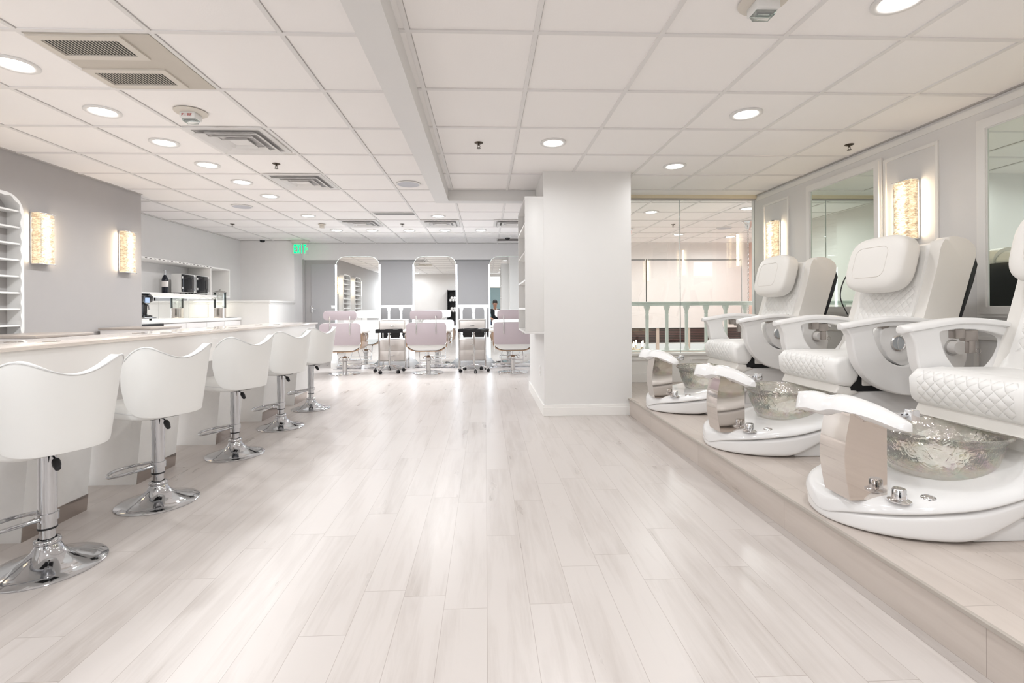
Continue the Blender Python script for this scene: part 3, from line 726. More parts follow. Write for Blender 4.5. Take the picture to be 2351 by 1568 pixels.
ST=[(-1.787,2.041,-.46,'nearest white bar stool, its chrome base cut by the left edge of the photo'),
(-1.782,2.70,-.46,'white bar stool second from the left edge, in front of the second pedestal'),
(-1.806,3.557,-.46,'middle one of the five white bar stools'),
(-1.818,4.366,-.46,'white bar stool fourth along the bar, between the middle and farthest stools'),
(-1.834,5.153,-.46,'farthest white bar stool, at the end of the manicure bar')]
for x,y,r,lab in ST:
    if first: st.location=(x,y,0); st.rotation_euler=(0,0,r); st['label']=lab; first=False
    else: dup(st,(x,y,0),r,lab)
# ================================================================== KITCHENETTE
t=thing('kitchenette_counter','white kitchenette counter with drawer fronts along the recess wall','counter',(0,0,0))
b=NB(); bx(b,-4.645,-4.09,5.67,8.29,.875,.915,.003); obj('worktop',b,'white',t)
b=NB(); bx(b,-4.645,-4.12,5.67,8.29,.08,.875); obj('body',b,'cab',t,0)
b=NB(); bx(b,-4.62,-4.18,5.67,8.29,0,.08); obj('plinth',b,'black',t,0)
y=6.32
for k in range(4):
    b=NB(); bx(b,-4.12,-4.104,y+.004,y+.486,.70,.862,.002); dd=obj('drawer',b,'cab',t)
    b=NB(); tube(b,[(-4.104,y+.19,.79),(-4.085,y+.19,.79),(-4.085,y+.30,.79),(-4.104,y+.30,.79)],.004,6); obj('drawer_pull',b,'chrome',dd)
    b=NB(); bx(b,-4.12,-4.104,y+.004,y+.486,.09,.694,.002); dd=obj('cabinet_door',b,'cab',t)
    b=NB(); tube(b,[(-4.104,y+.43,.5),(-4.085,y+.43,.5),(-4.085,y+.43,.64),(-4.104,y+.43,.64)],.004,6); obj('door_pull',b,'chrome',dd)
    y+=.49
t=thing('undercounter_fridge','stainless under-counter fridge with black top edge, below the coffee machine','fridge',(0,0,0))
b=NB(); bx(b,-4.118,-4.07,5.70,6.30,.10,.83,.004); obj('door',b,'steel',t); b=NB(); bx(b,-4.118,-4.075,5.70,6.30,.832,.872,.002); obj('control_strip',b,'black',t)
# splash mirrors
t=thing('mirror_splashback','three-panel mirror splashback under the kitchenette shelf','mirror',(0,0,0))
for y0,y1 in ((5.68,7.06),(7.066,7.76),(7.766,8.29)):
    b=NB(); bx(b,-4.648,-4.640,y0,y1,.917,1.236); obj('panel',b,'mirror',t,0)
# open shelf unit
t=thing('open_shelf_unit','long white open wall shelf with a perforated top edge over the kitchenette','wall shelf',(0,0,0))
b=NB(); bx(b,-4.645,-4.30,5.67,8.33,1.70,1.725,.002); obj('top_board',b,'trim',t)
m_,t_,p_=newmat('slotted_edge'); tc_=t_.nodes.new('ShaderNodeTexCoord'); s_=t_.nodes.new('ShaderNodeSeparateXYZ'); t_.links.new(tc_.outputs['Object'],s_.inputs[0])
f_=math_node(t_,'LESS_THAN',math_node(t_,'FRACT',math_node(t_,'MULTIPLY',s_.outputs[1],1/.085)),.5); x_=t_.nodes.new('ShaderNodeMix'); x_.data_type='RGBA'; t_.links.new(f_,x_.inputs[0]); x_.inputs[6].default_value=(.8,.78,.76,1); x_.inputs[7].default_value=(.12,.11,.10,1); t_.links.new(x_.outputs[2],p_.inputs['Base Color'])
b=NB(); bx(b,-4.30,-4.2985,5.70,7.80,1.707,1.716); obj('slotted_edge',b,m_,t,0)
b=NB(); bx(b,-4.645,-4.30,5.67,8.33,1.24,1.275,.002); obj('lower_board',b,'trim',t)
for y in (7.76,8.315):
    b=NB(); bx(b,-4.645,-4.30,y,y+.018,1.275,1.70,.002); obj('upright',b,'trim',t)
b=NB(); bx(b,-4.60,-4.58,5.7,8.28,1.230,1.239); obj('led_strip',b,'undershelf',t,0)
area('shelf_led',(-4.50,7.0,1.232),.05,2.6,(1,.93,.82),(0,0,0),'RECTANGLE',2.5)
# coffee machine
t=thing('coffee_machine','black espresso machine with silver front trim on the kitchenette counter','coffee machine',(-4.32,6.16,.915))
b=NB(); prism(b,[(-.13,.03),(.10,.03),(.10,.06),(.02,.07),(.03,.20),(.10,.235),(.115,.30),(.07,.335),(-.13,.335)],-.17,.15,'y',.006); obj('body',b,'blackgl',t)
b=NB(); bx(b,-.11,.08,-.16,.14,.335,.342,.003); obj('cup_tray',b,'steel',t)
b=NB(); bx(b,.02,.17,-.10,.12,.024,.045,.005); obj('drip_tray',b,'steel',t)
b=NB(); bx(b,.10,.112,.0,.08,.22,.30,.002); obj('display',b,mat('blue_display',(.45,.60,.85),.3),t)
b=NB(); tube(b,[(.08,.03,.2),(.13,.03,.19),(.14,.03,.13)],.008,8); obj('spout',b,'chrome',t)
for sx in (-.1,.1):
    for sy in (-.13,.11):
        b=NB(); cyl(b,(sx,sy,0),(sx,sy,.03),.014,n=12); obj('foot',b,'black',t)
# wine bottle
t=thing('wine_bottle','dark wine bottle with a white label on the kitchenette shelf','bottle',(-4.42,6.86,1.275))
b=NB(); lathe(b,[(0,0),(.037,0),(.039,.01),(.039,.19),(.032,.22),(.016,.245),(.0145,.30),(.017,.302),(.017,.315),(0,.316)],28); obj('glass',b,'bottle',t,50)
b=NB(); lathe(b,[(.0396,.09),(.0399,.09),(.0399,.17),(.0396,.17)],28); obj('label_paper',b,'label',t,50)
b=NB(); lathe(b,[(.0155,.255),(.0162,.255),(.0185,.318),(0,.32)],20); obj('foil',b,'steel',t,50)
# two small black door appliances
def warmer(y,lab):
    t=thing('towel_warmer',lab,'towel warmer',(-4.47,y,1.275),0,'towel warmers on the kitchenette shelf')
    b=NB(); bx(b,-.0,.14,-.17,.17,.02,.29,.006); obj('case',b,'white',t)
    b=NB(); bx(b,.14,.152,-.168,.115,.028,.282,.004); dd=obj('glass_door',b,'blackgl',t)
    b=NB(); tube(b,[(.152,.09,.08),(.168,.09,.08),(.168,.09,.23),(.152,.09,.23)],.005,6); obj('door_handle',b,'steel',dd)
    for z in (.07,.22):
        b=NB(); bx(b,.152,.156,-.166,-.150,z,z+.03); obj('hinge',b,'white',dd,0)
    b=NB(); bx(b,.14,.150,.118,.166,.05,.26,.003); obj('control_panel',b,'steel',t)
    for sx in (.02,.11):
        for sy in (-.14,.14):
            b=NB(); cyl(b,(sx,sy,0),(sx,sy,.02),.01,n=10); obj('foot',b,'black',t)
warmer(7.24,'black-doored towel warmer on the shelf, the one nearer the wine bottle'); warmer(7.60,'black-doored towel warmer on the shelf, the one nearer the corner cubby')
# drink dispensers
def dispenser(x,y,lab,rz=0):
    t=thing('drink_dispenser',lab,'drink dispenser',(x,y,.915),rz)
    b=NB(); lathe(b,[(.0,0),(.09,0),(.09,.008),(.086,.01),(.086,.15),(.089,.152),(.089,.158),(.082,.158)],36); obj('metal_stand',b,'tanmetal',t,50)
    b=NB(); lathe(b,[(0,.16),(.088,.16),(.090,.17),(.090,.40),(.088,.41),(.086,.40),(.086,.17),(0,.165)],36); obj('glass_jar',b,'vessel',t,50)
    b=NB(); lathe(b,[(.098,.408),(.100,.412),(.07,.432),(.02,.442),(.010,.455),(.014,.462),(0,.468)],36); obj('lid',b,'bchrome',t,50)
    b=NB(); cyl(b,(0,.08,.175),(0,.14,.175),.008,n=12); cyl(b,(0,.125,.155),(0,.125,.195),.007,n=12); bx(b,-.018,.018,.118,.132,.195,.203,.002); obj('tap',b,'bchrome',t)
dispenser(-4.30,8.02,'tall clear drink dispenser with metal stand and domed lid beside the half wall')
t=thing('serving_tray','small grey metal tray on the kitchenette counter by the half wall','tray',(-4.19,8.18,.915))
b=NB(); lathe(b,[(0,0),(.07,0),(.085,.012),(.088,.012),(.072,-.0),(0,.002)],32); obj('plate',b,'bchrome',t,50)
# ================================================================== SHADES AND RAILINGS
def shade(x0,x1,m,lab,z0=.635,z1=2.0):
    t=thing('roller_shade',lab,'roller shade',((x0+x1)/2,9.82,0),0,'roller shades on the back windows')
    w=(x1-x0)/2
    b=NB(); bx(b,-w,w,-.002,.002,z0,z1); obj('cloth',b,m,t,0)
    b=NB(); cyl(b,(-w,0,2.015),(w,0,2.015),.016,n=12); obj('roller_tube',b,mat('roller_grey',(.30,.30,.30),.5),t)
    b=NB(); bx(b,-w,w,-.006,.006,z0-.018,z0,.003); obj('hem_bar',b,'white' if m=='shadew' else 'shade',t)
    for s in (-1,1):
        b=NB(); bx(b,s*(w-.012)-.008,s*(w-.012)+.008,-.02,.02,2.0,2.031); obj('bracket',b,'white',t,0)
shade(-2.74,-1.03,'shade','grey roller shade behind the leftmost lit mirror and its cart gap'); shade(-1.02,.30,'shade','grey roller shade behind the middle lit mirror'); shade(.31,1.28,'shade','grey roller shade behind the right lit mirror')
shade(1.46,3.30,'shadew','white roller shade beyond the glass wall, its left half'); shade(3.32,5.30,'shadew','white roller shade beyond the glass wall, its right half')
def railing(x0,x1,y,xs,lab,z0=.5,z1=1.11,m='trim'):
    t=thing('balustrade',lab,'railing',(0,y,0))
    b=NB(); bx(b,x0,x1,-.035,.035,z1-.022,z1,.006); bx(b,x0,x1,-.026,.026,z1-.05,z1-.022,.006); bx(b,x0,x1,-.03,.03,z0-.0,z0+.02,.003); obj('hand_rail',b,m,t)
    for x in xs:
        h=z1-.05-z0-.02; prof=[(.0,0),(.030,0),(.030,.02),(.021,.045),(.017,.06),(.024,.075),(.020,.09),(.020,h*.5),(.022,h-.11),(.017,h-.10),(.024,h-.085),(.020,h-.07),(.026,h-.05),(.038,h-.02),(.038,h),(0,h)]
        b=NB(); lathe(b,prof,20,(x,0,z0+.02)); obj('baluster',b,m,t,50)
railing(-2.75,1.28,8.78,[-2.6+.217*k for k in range(18)],'white balustrade on the low wall behind the lit mirrors')
M['railg']=mat('glass_tinted_rail',(.88,.93,.90),.4)  # green tint of the glass painted into the rail colour
railing(1.42,5.44,5.84,[1.73+.2445*k for k in range(7)],'balustrade just behind the glass wall, glass tint put into its colour',m='railg')
# chandeliers
def chandelier(x,y,z,lab,chain_top=True,arms=8):
    t=thing('chandelier',lab,'chandelier',(x,y,z),0)
    b=NB(); lathe(b,[(0,.36),(.012,.36),(.02,.28),(.035,.2),(.02,.12),(.03,.05),(.012,0),(0,-.02)],20); obj('stem',b,'brass',t,50)
    for k in range(arms):
        a=2*PI*k/arms; c,s_=math.cos(a),math.sin(a)
        b=NB(); tube(b,smooth_path([(0,0,.08),(.10*c,.10*s_,.03),(.20*c,.20*s_,.05),(.23*c,.23*s_,.10)],4),.006,8); ar=obj('arm',b,'brass',t,60)
        b=NB(); cyl(b,(.23*c,.23*s_,.10),(.23*c,.23*s_,.15),.010,n=10); pad(b,(.23*c,.23*s_,.165),(.011,.011,.02),1,1,8,10); obj('candle_bulb',b,'candle',ar,60)
        b=NB(); pad(b,(.23*c,.23*s_,.05),(.012,.012,.022),1,1,6,8); pad(b,(.14*c,.14*s_,-.02),(.010,.010,.02),1,1,6,8); obj('crystal_drop',b,'vessel',ar,60)
    top=H-z
    b=NB(); n=int((top-.12-.36)/.034)
    for k in range(n):
        zc=.375+k*.034; ring=[]
        for q in range(10):
            a=2*PI*q/10; p=(.011*math.cos(a),0,.022*math.sin(a)) if k%2 else (0,.011*math.cos(a),.022*math.sin(a)); ring.append((p[0],p[1],zc+p[2]))
        tube(b,ring,.0028,5,closed=True)
    obj('chain',b,'steel',t,60)
    b=NB(); lathe(b,[(0,top),(.085,top),(.085,top-.012),(.055,top-.03),(.045,top-.09),(.02,top-.14),(.01,top-.15),(0,top-.15)],32); obj('canopy',b,'chrome',t,50)
chandelier(4.04,7.28,.30,'chandelier on a long chain with chrome canopy, beyond the glass wall at right')
chandelier(2.42,8.05,.30,'chandelier with candle bulbs low beyond the glass, next to the white column')
# pink return visible past shades is wall_atrium
# ================================================================== HANGING CUBBY
t=thing('hanging_cubby','white wall-hung cubby shelf on the left flank of the white column','wall shelf',(0,0,0))
b=NB(); bx(b,.386,.566,4.648,4.668,.812,2.10,.002); obj('side_panel',b,'pillar',t)
b=NB(); bx(b,.386,.566,5.58,5.60,.812,2.10,.002); obj('side_panel',b,'pillar',t)
b=NB(); bx(b,.386,.566,4.648,5.60,2.098,2.118); obj('top_panel',b,'pillar',t,0)
b=NB(); bx(b,.386,.566,4.648,5.60,.794,.812); obj('bottom_panel',b,'pillar',t,0)
b=NB(); bx(b,.55,.565,4.668,5.58,.812,2.098); obj('back_panel',b,'wall',t,0)
for z in (1.035,1.31,1.585,1.86):
    b=NB(); bx(b,.386,.55,4.668,5.58,z-.009,z+.009); obj('shelf',b,'trim',t,0)
# wall switch plate / outlet on column flank and front
t=thing('wall_outlet','white outlet plate low on the left flank of the white column','outlet',(.565,4.95,.40))
b=NB(); bx(b,-.006,0,-.035,.035,-.055,.055,.003); obj('plate',b,'white',t); b=NB(); bx(b,-.008,-.006,-.016,.016,.006,.034,.001); bx(b,-.008,-.006,-.016,.016,-.034,-.006,.001); obj('socket',b,'label',t)
# ================================================================== FRAMED MIRRORS ON RIGHT WALL
def wall_mirror(y0,y1,lab):
    z0,z1=1.03,2.17
    t=thing('wall_mirror',lab,'mirror',(XR,(y0+y1)/2,z0),0,'framed wall mirrors')
    w=(y1-y0)/2; h=z1-z0
    b=NB(); bx(b,-.016,-.004,-w,w,0,h); obj('glass',b,'gmirror',t,0)
    R=lambda k:[(-w-k,-k),(w+k,-k),(w+k,h+k),(-w-k,h+k)]
    b=NB(); ringprism(b,R(.045),R(0),-.03,0,'x'); ringprism(b,R(.065),R(.045),-.018,0,'x'); ringprism(b,R(.010),R(-.006),-.022,-.012,'x'); obj('frame',b,'trim',t,0)
wall_mirror(3.85,4.64,'framed wall mirror behind the two farther pedicure chairs'); wall_mirror(2.17,2.965,'framed wall mirror at the right edge of the photo, reflecting the nearest chair back')
# ================================================================== LED MIRRORS
def led_mirror(x,lab):
    t=thing('salon_mirror',lab,'salon mirror',(x,8.60,0),0,'tall lit salon mirrors')
    W,z0,z1=.745,.075,1.962; h=z1-z0
    lp=rrect(W,h,.155,10,0,z0+h/2)
    b=NB(); prism(b,lp,-.008,.0,'y'); obj('glass',b,'mirror',t,0)
    b=NB(); ringprism(b,rrect(W+.008,h+.008,.158,10,0,z0+h/2),rrect(W-.001,h-.001,.154,10,0,z0+h/2),-.010,.012,'y'); obj('rim',b,'glassrim',t,40)
    b=NB(); prism(b,rrect(W-.01,h-.01,.15,10,0,z0+h/2),.001,.05,'y'); obj('back_box',b,'white',t,0)
    for s in (-1,1):
        b=NB(); bx(b,s*(W/2+.006)-.013,s*(W/2+.006)+.013,-.015,.02,.16,1.825,.005); obj('light_bar',b,'led',t)
        0 and area('mirror_glow',(x+s*(W/2+.006),8.575,.99),.03,4.5,(.86,.91,1),(-PI/2,0,0),'RECTANGLE',1.64)
    b=NB(); bx(b,-W/2-.02,W/2+.02,-.16,.08,.0,.012,.003); bx(b,-W/2+.02,W/2-.02,-.10,.06,.012,.075,.01); obj('foot_plinth',b,'chrome',t)
led_mirror(-2.235,'leftmost tall lit mirror with rounded corners, behind the left pink chair')
led_mirror(-.885,'middle tall lit mirror with rounded corners, behind the middle pink chair')
led_mirror(.455,'rightmost tall lit mirror, partly behind the hanging cubby')
# ================================================================== SALON CHAIRS (facing the mirrors, +y)
def salon_chair():
    t=thing('salon_chair','x','salon chair',(0,0,0),0,'mauve-backed salon chairs')
    b=NB(); lathe(b,[(0,0),(.245,0),(.248,.004),(.245,.012),(.22,.015),(.06,.016),(0,.016)],56); obj('base',b,'chrome',t,40)
    b=NB(); cyl(b,(0,0,.014),(0,0,.25),.038,n=28); obj('pump_cylinder',b,'bchrome',t,40)
    b=NB(); cyl(b,(0,0,.25),(0,0,.36),.014,n=16); obj('piston',b,'chrome',t)
    b=NB(); lathe(b,[(.039,.20),(.048,.21),(.048,.25),(.03,.28),(.014,.285)],24); obj('pump_head',b,'bchrome',t,50)
    for s in (-1,1):
        b=NB(); tube(b,smooth_path([(s*.03,0,.27),(s*.06,-.02,.27),(s*.085,-.04,.23)],4),.006,8); obj('pedal',b,'bchrome',t)
    b=NB(); bx(b,-.03,.03,-.03,.03,.345,.365,.003); obj('mount_block',b,'black',t)
    # bucket: U shaped shell (section in x,z), extruded forward
    def U(hw,zb,zt,r,n=8):
        out=[(-hw,zt)]
        for k in range(n+1):
            a=PI+PI/2*k/n; out.append((-hw+r+r*math.cos(a),zb+r*.62+r*.62*math.sin(a)))
        for k in range(n+1):
            a=3*PI/2+PI/2*k/n; out.append((hw-r+r*math.cos(a),zb+r*.62+r*.62*math.sin(a)))
        out.append((hw,zt)); return out
    O=U(.325,.365,.66,.19); I=U(.312,.378,.66,.18)
    b=NB(); n=len(O)
    for (y0,y1) in ((-.245,.21),):
        A=[b.verts.new((p[0],y0,p[1])) for p in O]; B=[b.verts.new((p[0],y1,p[1])) for p in O]; c=[b.verts.new((p[0],y0,p[1])) for p in I]; d=[b.verts.new((p[0],y1,p[1])) for p in I]
        for i in range(n-1):
            b.faces.new([A[i],A[i+1],B[i+1],B[i]]); b.faces.new([c[i+1],c[i],d[i],d[i+1]]); b.faces.new([A[i+1],A[i],c[i],c[i+1]]); b.faces.new([B[i],B[i+1],d[i+1],d[i]])
        for i in (0,n-1): b.faces.new([A[i],B[i],d[i],c[i]])
    obj('wood_shell',b,'woodedge',t,50)
    b=NB(); prism(b,U(.305,.386,.475,.175),-.250,.22,'y',.014,3); obj('seat_cushion',b,'leather',t,50)
    # back: mauve outside, white inside
    def back(u,v,y,k=0):
        w=-1+2*u; tw=.985-.02*v; return (.315*w*tw+0,y-.05*(1-w*w)+.0-.05*v,.475+.345*v)
    poly=rrect(.625,.345,.05,6,0,.6475)
    b=NB(); prism(b,poly,-.285,-.262,'y',.008); obj('back_panel',b,'mauve',t,40)
    b=NB(); prism(b,rrect(.61,.35,.06,6,0,.65),-.262,-.19,'y',.02,3); obj('back_cushion',b,'leather',t,50)
    b=NB(); prism(b,rrect(.505,.142,.045,6,0,.943),-.285,-.264,'y',.008); hp=obj('headrest_panel',b,'mauve',t,40)
    b=NB(); prism(b,rrect(.50,.145,.05,6,0,.944),-.264,-.205,'y',.02,3); obj('headrest_cushion',b,'leather',t,50)
    for s in (-1,1):
        b=NB(); bx(b,s*.152-.010,s*.152+.010,-.292,-.285,.64,.93,.003); obj('headrest_bracket',b,'bchrome',t)
        b=NB(); pad(b,(s*.345,-.02,.685),(.042,.19,.028),.6,.5,12,24); ar=obj('arm_pad',b,'leather2',t,60)
        b=NB(); tube(b,smooth_path([(s*.335,-.12,.67),(s*.36,-.09,.60),(s*.345,-.05,.52)],4),.010,8); tube(b,smooth_path([(s*.335,.08,.67),(s*.36,.06,.60),(s*.345,.02,.52)],4),.010,8); obj('arm_bracket',b,'bchrome',ar)
    b=NB(); tube(b,[(-.17,.17,.37),(-.19,.36,.12),(.19,.36,.12),(.17,.17,.37)],.011,10); tube(b,[(-.188,.34,.17),(.188,.34,.17)],.010,10); obj('foot_bar',b,'chrome',t,50)
    return t
sch=salon_chair(); sch.location=(-2.27,7.90,0); sch.rotation_euler=(0,0,.03); sch['label']='mauve-backed salon chair facing the leftmost mirror, behind the farthest stool'
dup(sch,(-.925,7.89,0),.0,'middle mauve-backed salon chair facing the middle mirror'); dup(sch,(.445,7.88,0),-.02,'rightmost mauve-backed salon chair, partly behind the hanging cubby')
# ================================================================== DRAWER TROLLEYS AND TRAY CARTS
def trolley(x,lab):
    t=thing('drawer_trolley',lab,'trolley',(x,8.42,0),0,'ivory drawer trolleys between the mirrors')
    w=.225
    for sx in (-1,1):
        for sy in (-1,1):
            b=NB(); bx(b,sx*w-.010,sx*w+.010,sy*.17-.010,sy*.17+.010,.02,.85,.002); l=obj('leg',b,'bchrome',t)
            b=NB(); cyl(b,(sx*w,sy*.17,0),(sx*w,sy*.17,.022),.010,n=10); obj('glide',b,'black',l)
    b=NB(); bx(b,-w,w,-.17,.17,.845,.857,.003); obj('top',b,'trolley',t)
    def box(z0,z1,nd):
        b=NB(); bx(b,-w+.010,w-.010,-.165,.165,z0,z1,.003); c=obj('drawer_case',b,'trolley',t)
        dz=(z1-z0-.01)/nd
        for k in range(nd):
            b=NB(); bx(b,-w+.018,w-.018,-.172,-.165,z0+.006+k*dz,z0+dz*(k+1),.002); obj('drawer_front',b,'trolley',c)
            zc=z0+.005+k*dz+dz*.5; b=NB(); bx(b,-.035,.035,-.184,-.172,zc-.006,zc+.004,.002); obj('drawer_pull',b,'bchrome',c)
    box(.675,.84,1); box(.165,.515,2)
    b=NB(); bx(b,-w,w,-.165,.165,.15,.162,.002); obj('bottom_rack',b,'bchrome',t)
def traycart(x,y,rz,lab):
    t=thing('tray_cart',lab,'tray cart',(x,y,0),rz,'black rolling tray carts')
    b=NB(); bx(b,-.21,.21,-.15,.15,.655,.66,.0); ringprism(b,rrect(.44,.32,.03,4),rrect(.42,.30,.025,4),.655,.705,'z'); obj('tray',b,'black',t,0)
    for sx in (-.1,.1):
        b=NB(); bx(b,sx-.035,sx+.035,-.14,.14,.662,.70,.003); obj('tray_insert',b,'black',t)
    b=NB(); tube(b,[(-.14,-.1,.71),(-.14,.1,.71)],.006,8); tube(b,[(.14,-.1,.71),(.14,.1,.71)],.006,8); obj('tray_handle',b,'bchrome',t)
    b=NB(); cyl(b,(0,0,.12),(0,0,.655),.0135,n=16); cyl(b,(0,0,.10),(0,0,.30),.017,n=16); obj('pole',b,'bchrome',t)
    b=NB(); cyl(b,(.015,0,.625),(.05,0,.612),.009,n=10); obj('clamp_knob',b,'black',t)
    for k in range(5):
        a=2*PI*k/5+.3; c,s=math.cos(a),math.sin(a)
        b=NB(); tube(b,smooth_path([(.01*c,.01*s,.115),(.12*c,.12*s,.10),(.235*c,.235*s,.065)],4),[.013]*4+[.011]*4+[.009],8); lg=obj('leg',b,'chrome',t,60)
        b=NB(); px,py=.24*c,.24*s
        for d in (-.012,.012): cyl(b,(px-s*d-s*.007,py+c*d+c*.007,.026),(px-s*d+s*.007,py+c*d-c*.007,.026),.026,n=18)
        cyl(b,(px,py,.04),(px,py,.065),.006,n=8); obj('caster',b,'black',lg,40)
trolley(-1.575,'ivory drawer trolley between the left and middle mirrors'); trolley(-.225,'ivory drawer trolley between the middle and right mirrors')
traycart(-1.58,8.02,.2,'black tray cart on a five-wheel base in front of the left trolley'); traycart(-.19,8.0,-.5,'black tray cart on a five-wheel base in front of the right trolley')
# ================================================================== PEDICURE CHAIRS
M['q_seat']=quilt('quilted_seat',(.80,.795,.78),(1,2),{1:(-.20,.22),2:(.425,.575)},k=62)
M['q_back']=quilt('quilted_back',(.79,.78,.76),(1,2),{1:(-.20,.20),2:(.66,1.0)},k=62,strength=.5)
def ped_chair():
    # local x = world X ; y relative to chair centre ; z relative to the platform. Root is moved in y and z only.
    t=thing('pedicure_chair','x','pedicure chair',(0,0,0),0,'white pedicure chairs on the platform')
    # --- foot bath deck: lofted stations
    ST=[(1.402,.02,.075,.0),(1.412,.085,.10,.0),(1.44,.15,.120,.0),(1.50,.215,.136,.0),(1.58,.262,.150,.0),(1.70,.295,.168,.0),(1.79,.306,.180,.006),(1.90,.312,.205,.07),(2.02,.310,.245,.135),(2.13,.305,.290,.195),(2.25,.30,.335,.25)]
    def loft(secfn,name,m,parent):
        b=NB(); rows=[]
        for s in ST: rows.append([b.verts.new(p) for p in secfn(*s)])
        for A,B in zip(rows,rows[1:]):
            n=len(A)
            for i in range(n): b.faces.new([A[i],A[(i+1)%n],B[(i+1)%n],B[i]])
        b.faces.new(rows[0]); b.faces.new(rows[-1][::-1]); 
        o=obj(name,b,m,parent,50); sb=o.modifiers.new('s','SUBSURF'); sb.levels=1; sb.render_levels=2
        return o
    def deck(x,w,zt,zb):
        zm=zt-.058
        return [(x,-w,zm),(x,-w-.004,zm+.02),(x,-w+.012,zt-.014),(x,-w*.82,zt-.001),(x,-w*.4,zt),(x,w*.4,zt),(x,w*.82,zt-.001),(x,w-.012,zt-.014),(x,w+.004,zm+.02),(x,w,zm)]
    def skirt(x,w,zt,zb):
        zm=zt-.050; w2=w-.005; z0=min(zb,zm-.02)
        return [(x+.006,-w2*.96,z0),(x+.003,-w2,z0+.012),(x+.004,-w2,zm-.01),(x+.004,-w2,zm),(x+.004,w2,zm),(x+.004,w2,zm-.01),(x+.003,w2,z0+.012),(x+.006,w2*.96,z0)]
    loft(deck,'basin_deck','acryl',t); loft(skirt,'basin_skirt','armw',t)
    b=NB(); bx(b,2.14,2.95,-.245,.245,.0,.378,.012); bx(b,1.80,2.2,-.262,.262,0,.085,.01); obj('plinth',b,'armw',t)
    b=NB(); bx(b,2.10,2.88,-.250,.250,.378,.412,.0); bx(b,2.14,2.21,-.264,.264,.385,.49,.0); obj('seat_track_gap',b,'black',t,0)  # black slabs stand in for dark gaps below and ahead of the skirt
    # --- bowl
    prof=[(0,.178),(.140,.178),(.160,.185),(.186,.25),(.203,.312),(.206,.318),(.203,.326),(.216,.345),(.226,.352),(.229,.360),(.222,.366),(.212,.358),(.196,.32),(.180,.25),(.155,.200),(.13,.192),(0,.190)]
    b=NB(); lathe(b,[(r*1.04,z) for r,z in prof],72,(1.91,0,.0)); obj('glass_bowl',b,'bowl',t,60)
    # --- faucet column: bulging steel
    def col(u,v):
        z=.125+v*.336; bul=.022*math.sin(PI*min(1,v*1.05))
        P=[(1.412-bul,-.160),(1.412-bul,-.020),(1.56,-.020),(1.56,-.160)]
        a=u*4; i=int(a)%4; k=a-int(a); p=P[i]; q=P[(i+1)%4]
        return (p[0]*(1-k)+q[0]*k,p[1]*(1-k)+q[1]*k,z)
    b=NB(); grid(b,lambda u,v:col(u if u<1 else 0,v),4,16); bmesh.ops.remove_doubles(b,verts=b.verts,dist=1e-5)
    bmesh.ops.holes_fill(b,edges=[e for e in b.edges if e.is_boundary],sides=8); obj('faucet_column',b,'tanmetal',t,50)
    # --- foot rest : two foot grooves, scalloped drooping front edge
    def rest(u,v):
        # long axis from the far aisle corner to the near bowl side, drooping towards the aisle
        w=.088*(max(0,1-abs(2*u-1)**3.4))**.5*(1.08-.34*u)
        q=-1+2*v                              # -1 aisle side, +1 bowl side
        dx,dy=.44,-.90
        cx=1.385+.180*u; cy=.112-.380*u
        g=math.exp(-((u-.30)/.09)**2)
        ww=w*(1+(.16 if q<0 else 0)*(math.cos(u*4*PI)*.5-.3))
        x=cx+ww*q*.90; y=cy+ww*q*.44
        z=.532-.030*u-.085*abs(u-.42)**2*2-.030*q*q-(.040*(1-u) if q<0 else 0)*q*q-.014*g
        return (x,y,z)
    b=NB(); grid(b,rest,44,14); fr=obj('foot_rest',b,'acryl',t,70); so=fr.modifiers.new('t','SOLIDIFY'); so.thickness=.034; so.offset=-1
    be=fr.modifiers.new('b','BEVEL'); be.width=.010; be.segments=3; be.angle_limit=math.radians(50); 
    # spray handle and controls
    b=NB(); bx(b,1.60,1.635,-.225,-.19,.445,.485,.004); bx(b,1.55,1.61,-.2,-.16,.455,.47,.003); obj('spray_handle',b,'chrome',t)
    def knob(x,y,z,r,h,name):
        b=NB(); lathe(b,[(0,0),(r,0),(r*1.0,.004),(r*.8,.009),(r*.62,.011),(r*.60,h),(r*.52,h+.004),(0,h+.004)],28,(x,y,z)); obj(name,b,'chrome',t,50)
    knob(1.56,-.215,.142,.038,.044,'water_knob'); knob(1.665,-.225,.152,.026,.006,'drain_button')
    # --- seat
    b=NB(); bx(b,2.10,2.62,-.275,.275,.492,.585,.030,5); prism(b,[(2.035,.47),(2.03,.54),(2.07,.58),(2.19,.588),(2.21,.52),(2.175,.44),(2.14,.405),(2.07,.415),(2.045,.435)],-.278,.278,'y',.028,5)
    obj('seat_cushion',b,'q_seat',t,60)
    b=NB(); prism(b,[(2.07,.415),(2.14,.405),(2.20,.37),(2.12,.345),(2.05,.37)],-.262,.262,'y',.012,3); obj('leg_flap',b,'leather2',t,60)
    b=NB(); bx(b,2.205,2.80,-.272,.272,.412,.498,.008); obj('side_skirt',b,'leather2',t)
    # --- back
    back=[(2.47,.50),(2.50,.62),(2.55,.78),(2.60,.95),(2.645,1.12),(2.665,1.22),(2.70,1.275),(2.76,1.285),(2.83,1.265),(2.875,1.22),(2.875,1.16),(2.84,1.05),(2.775,.83),(2.72,.65),(2.68,.50)]
    bk=[(p.x,p.y) for p in smooth_path([(x,z,0) for x,z in back],6,True)]
    for s in (-1,1):
        b=NB(); prism(b,bk,s*.205,s*.292,'y',.022,4); obj('side_bolster',b,'leather2',t,60)
    core=[(x+ (.03 if x<2.72 else -.01),z-(.02 if z>1.2 else 0)) for x,z in back]
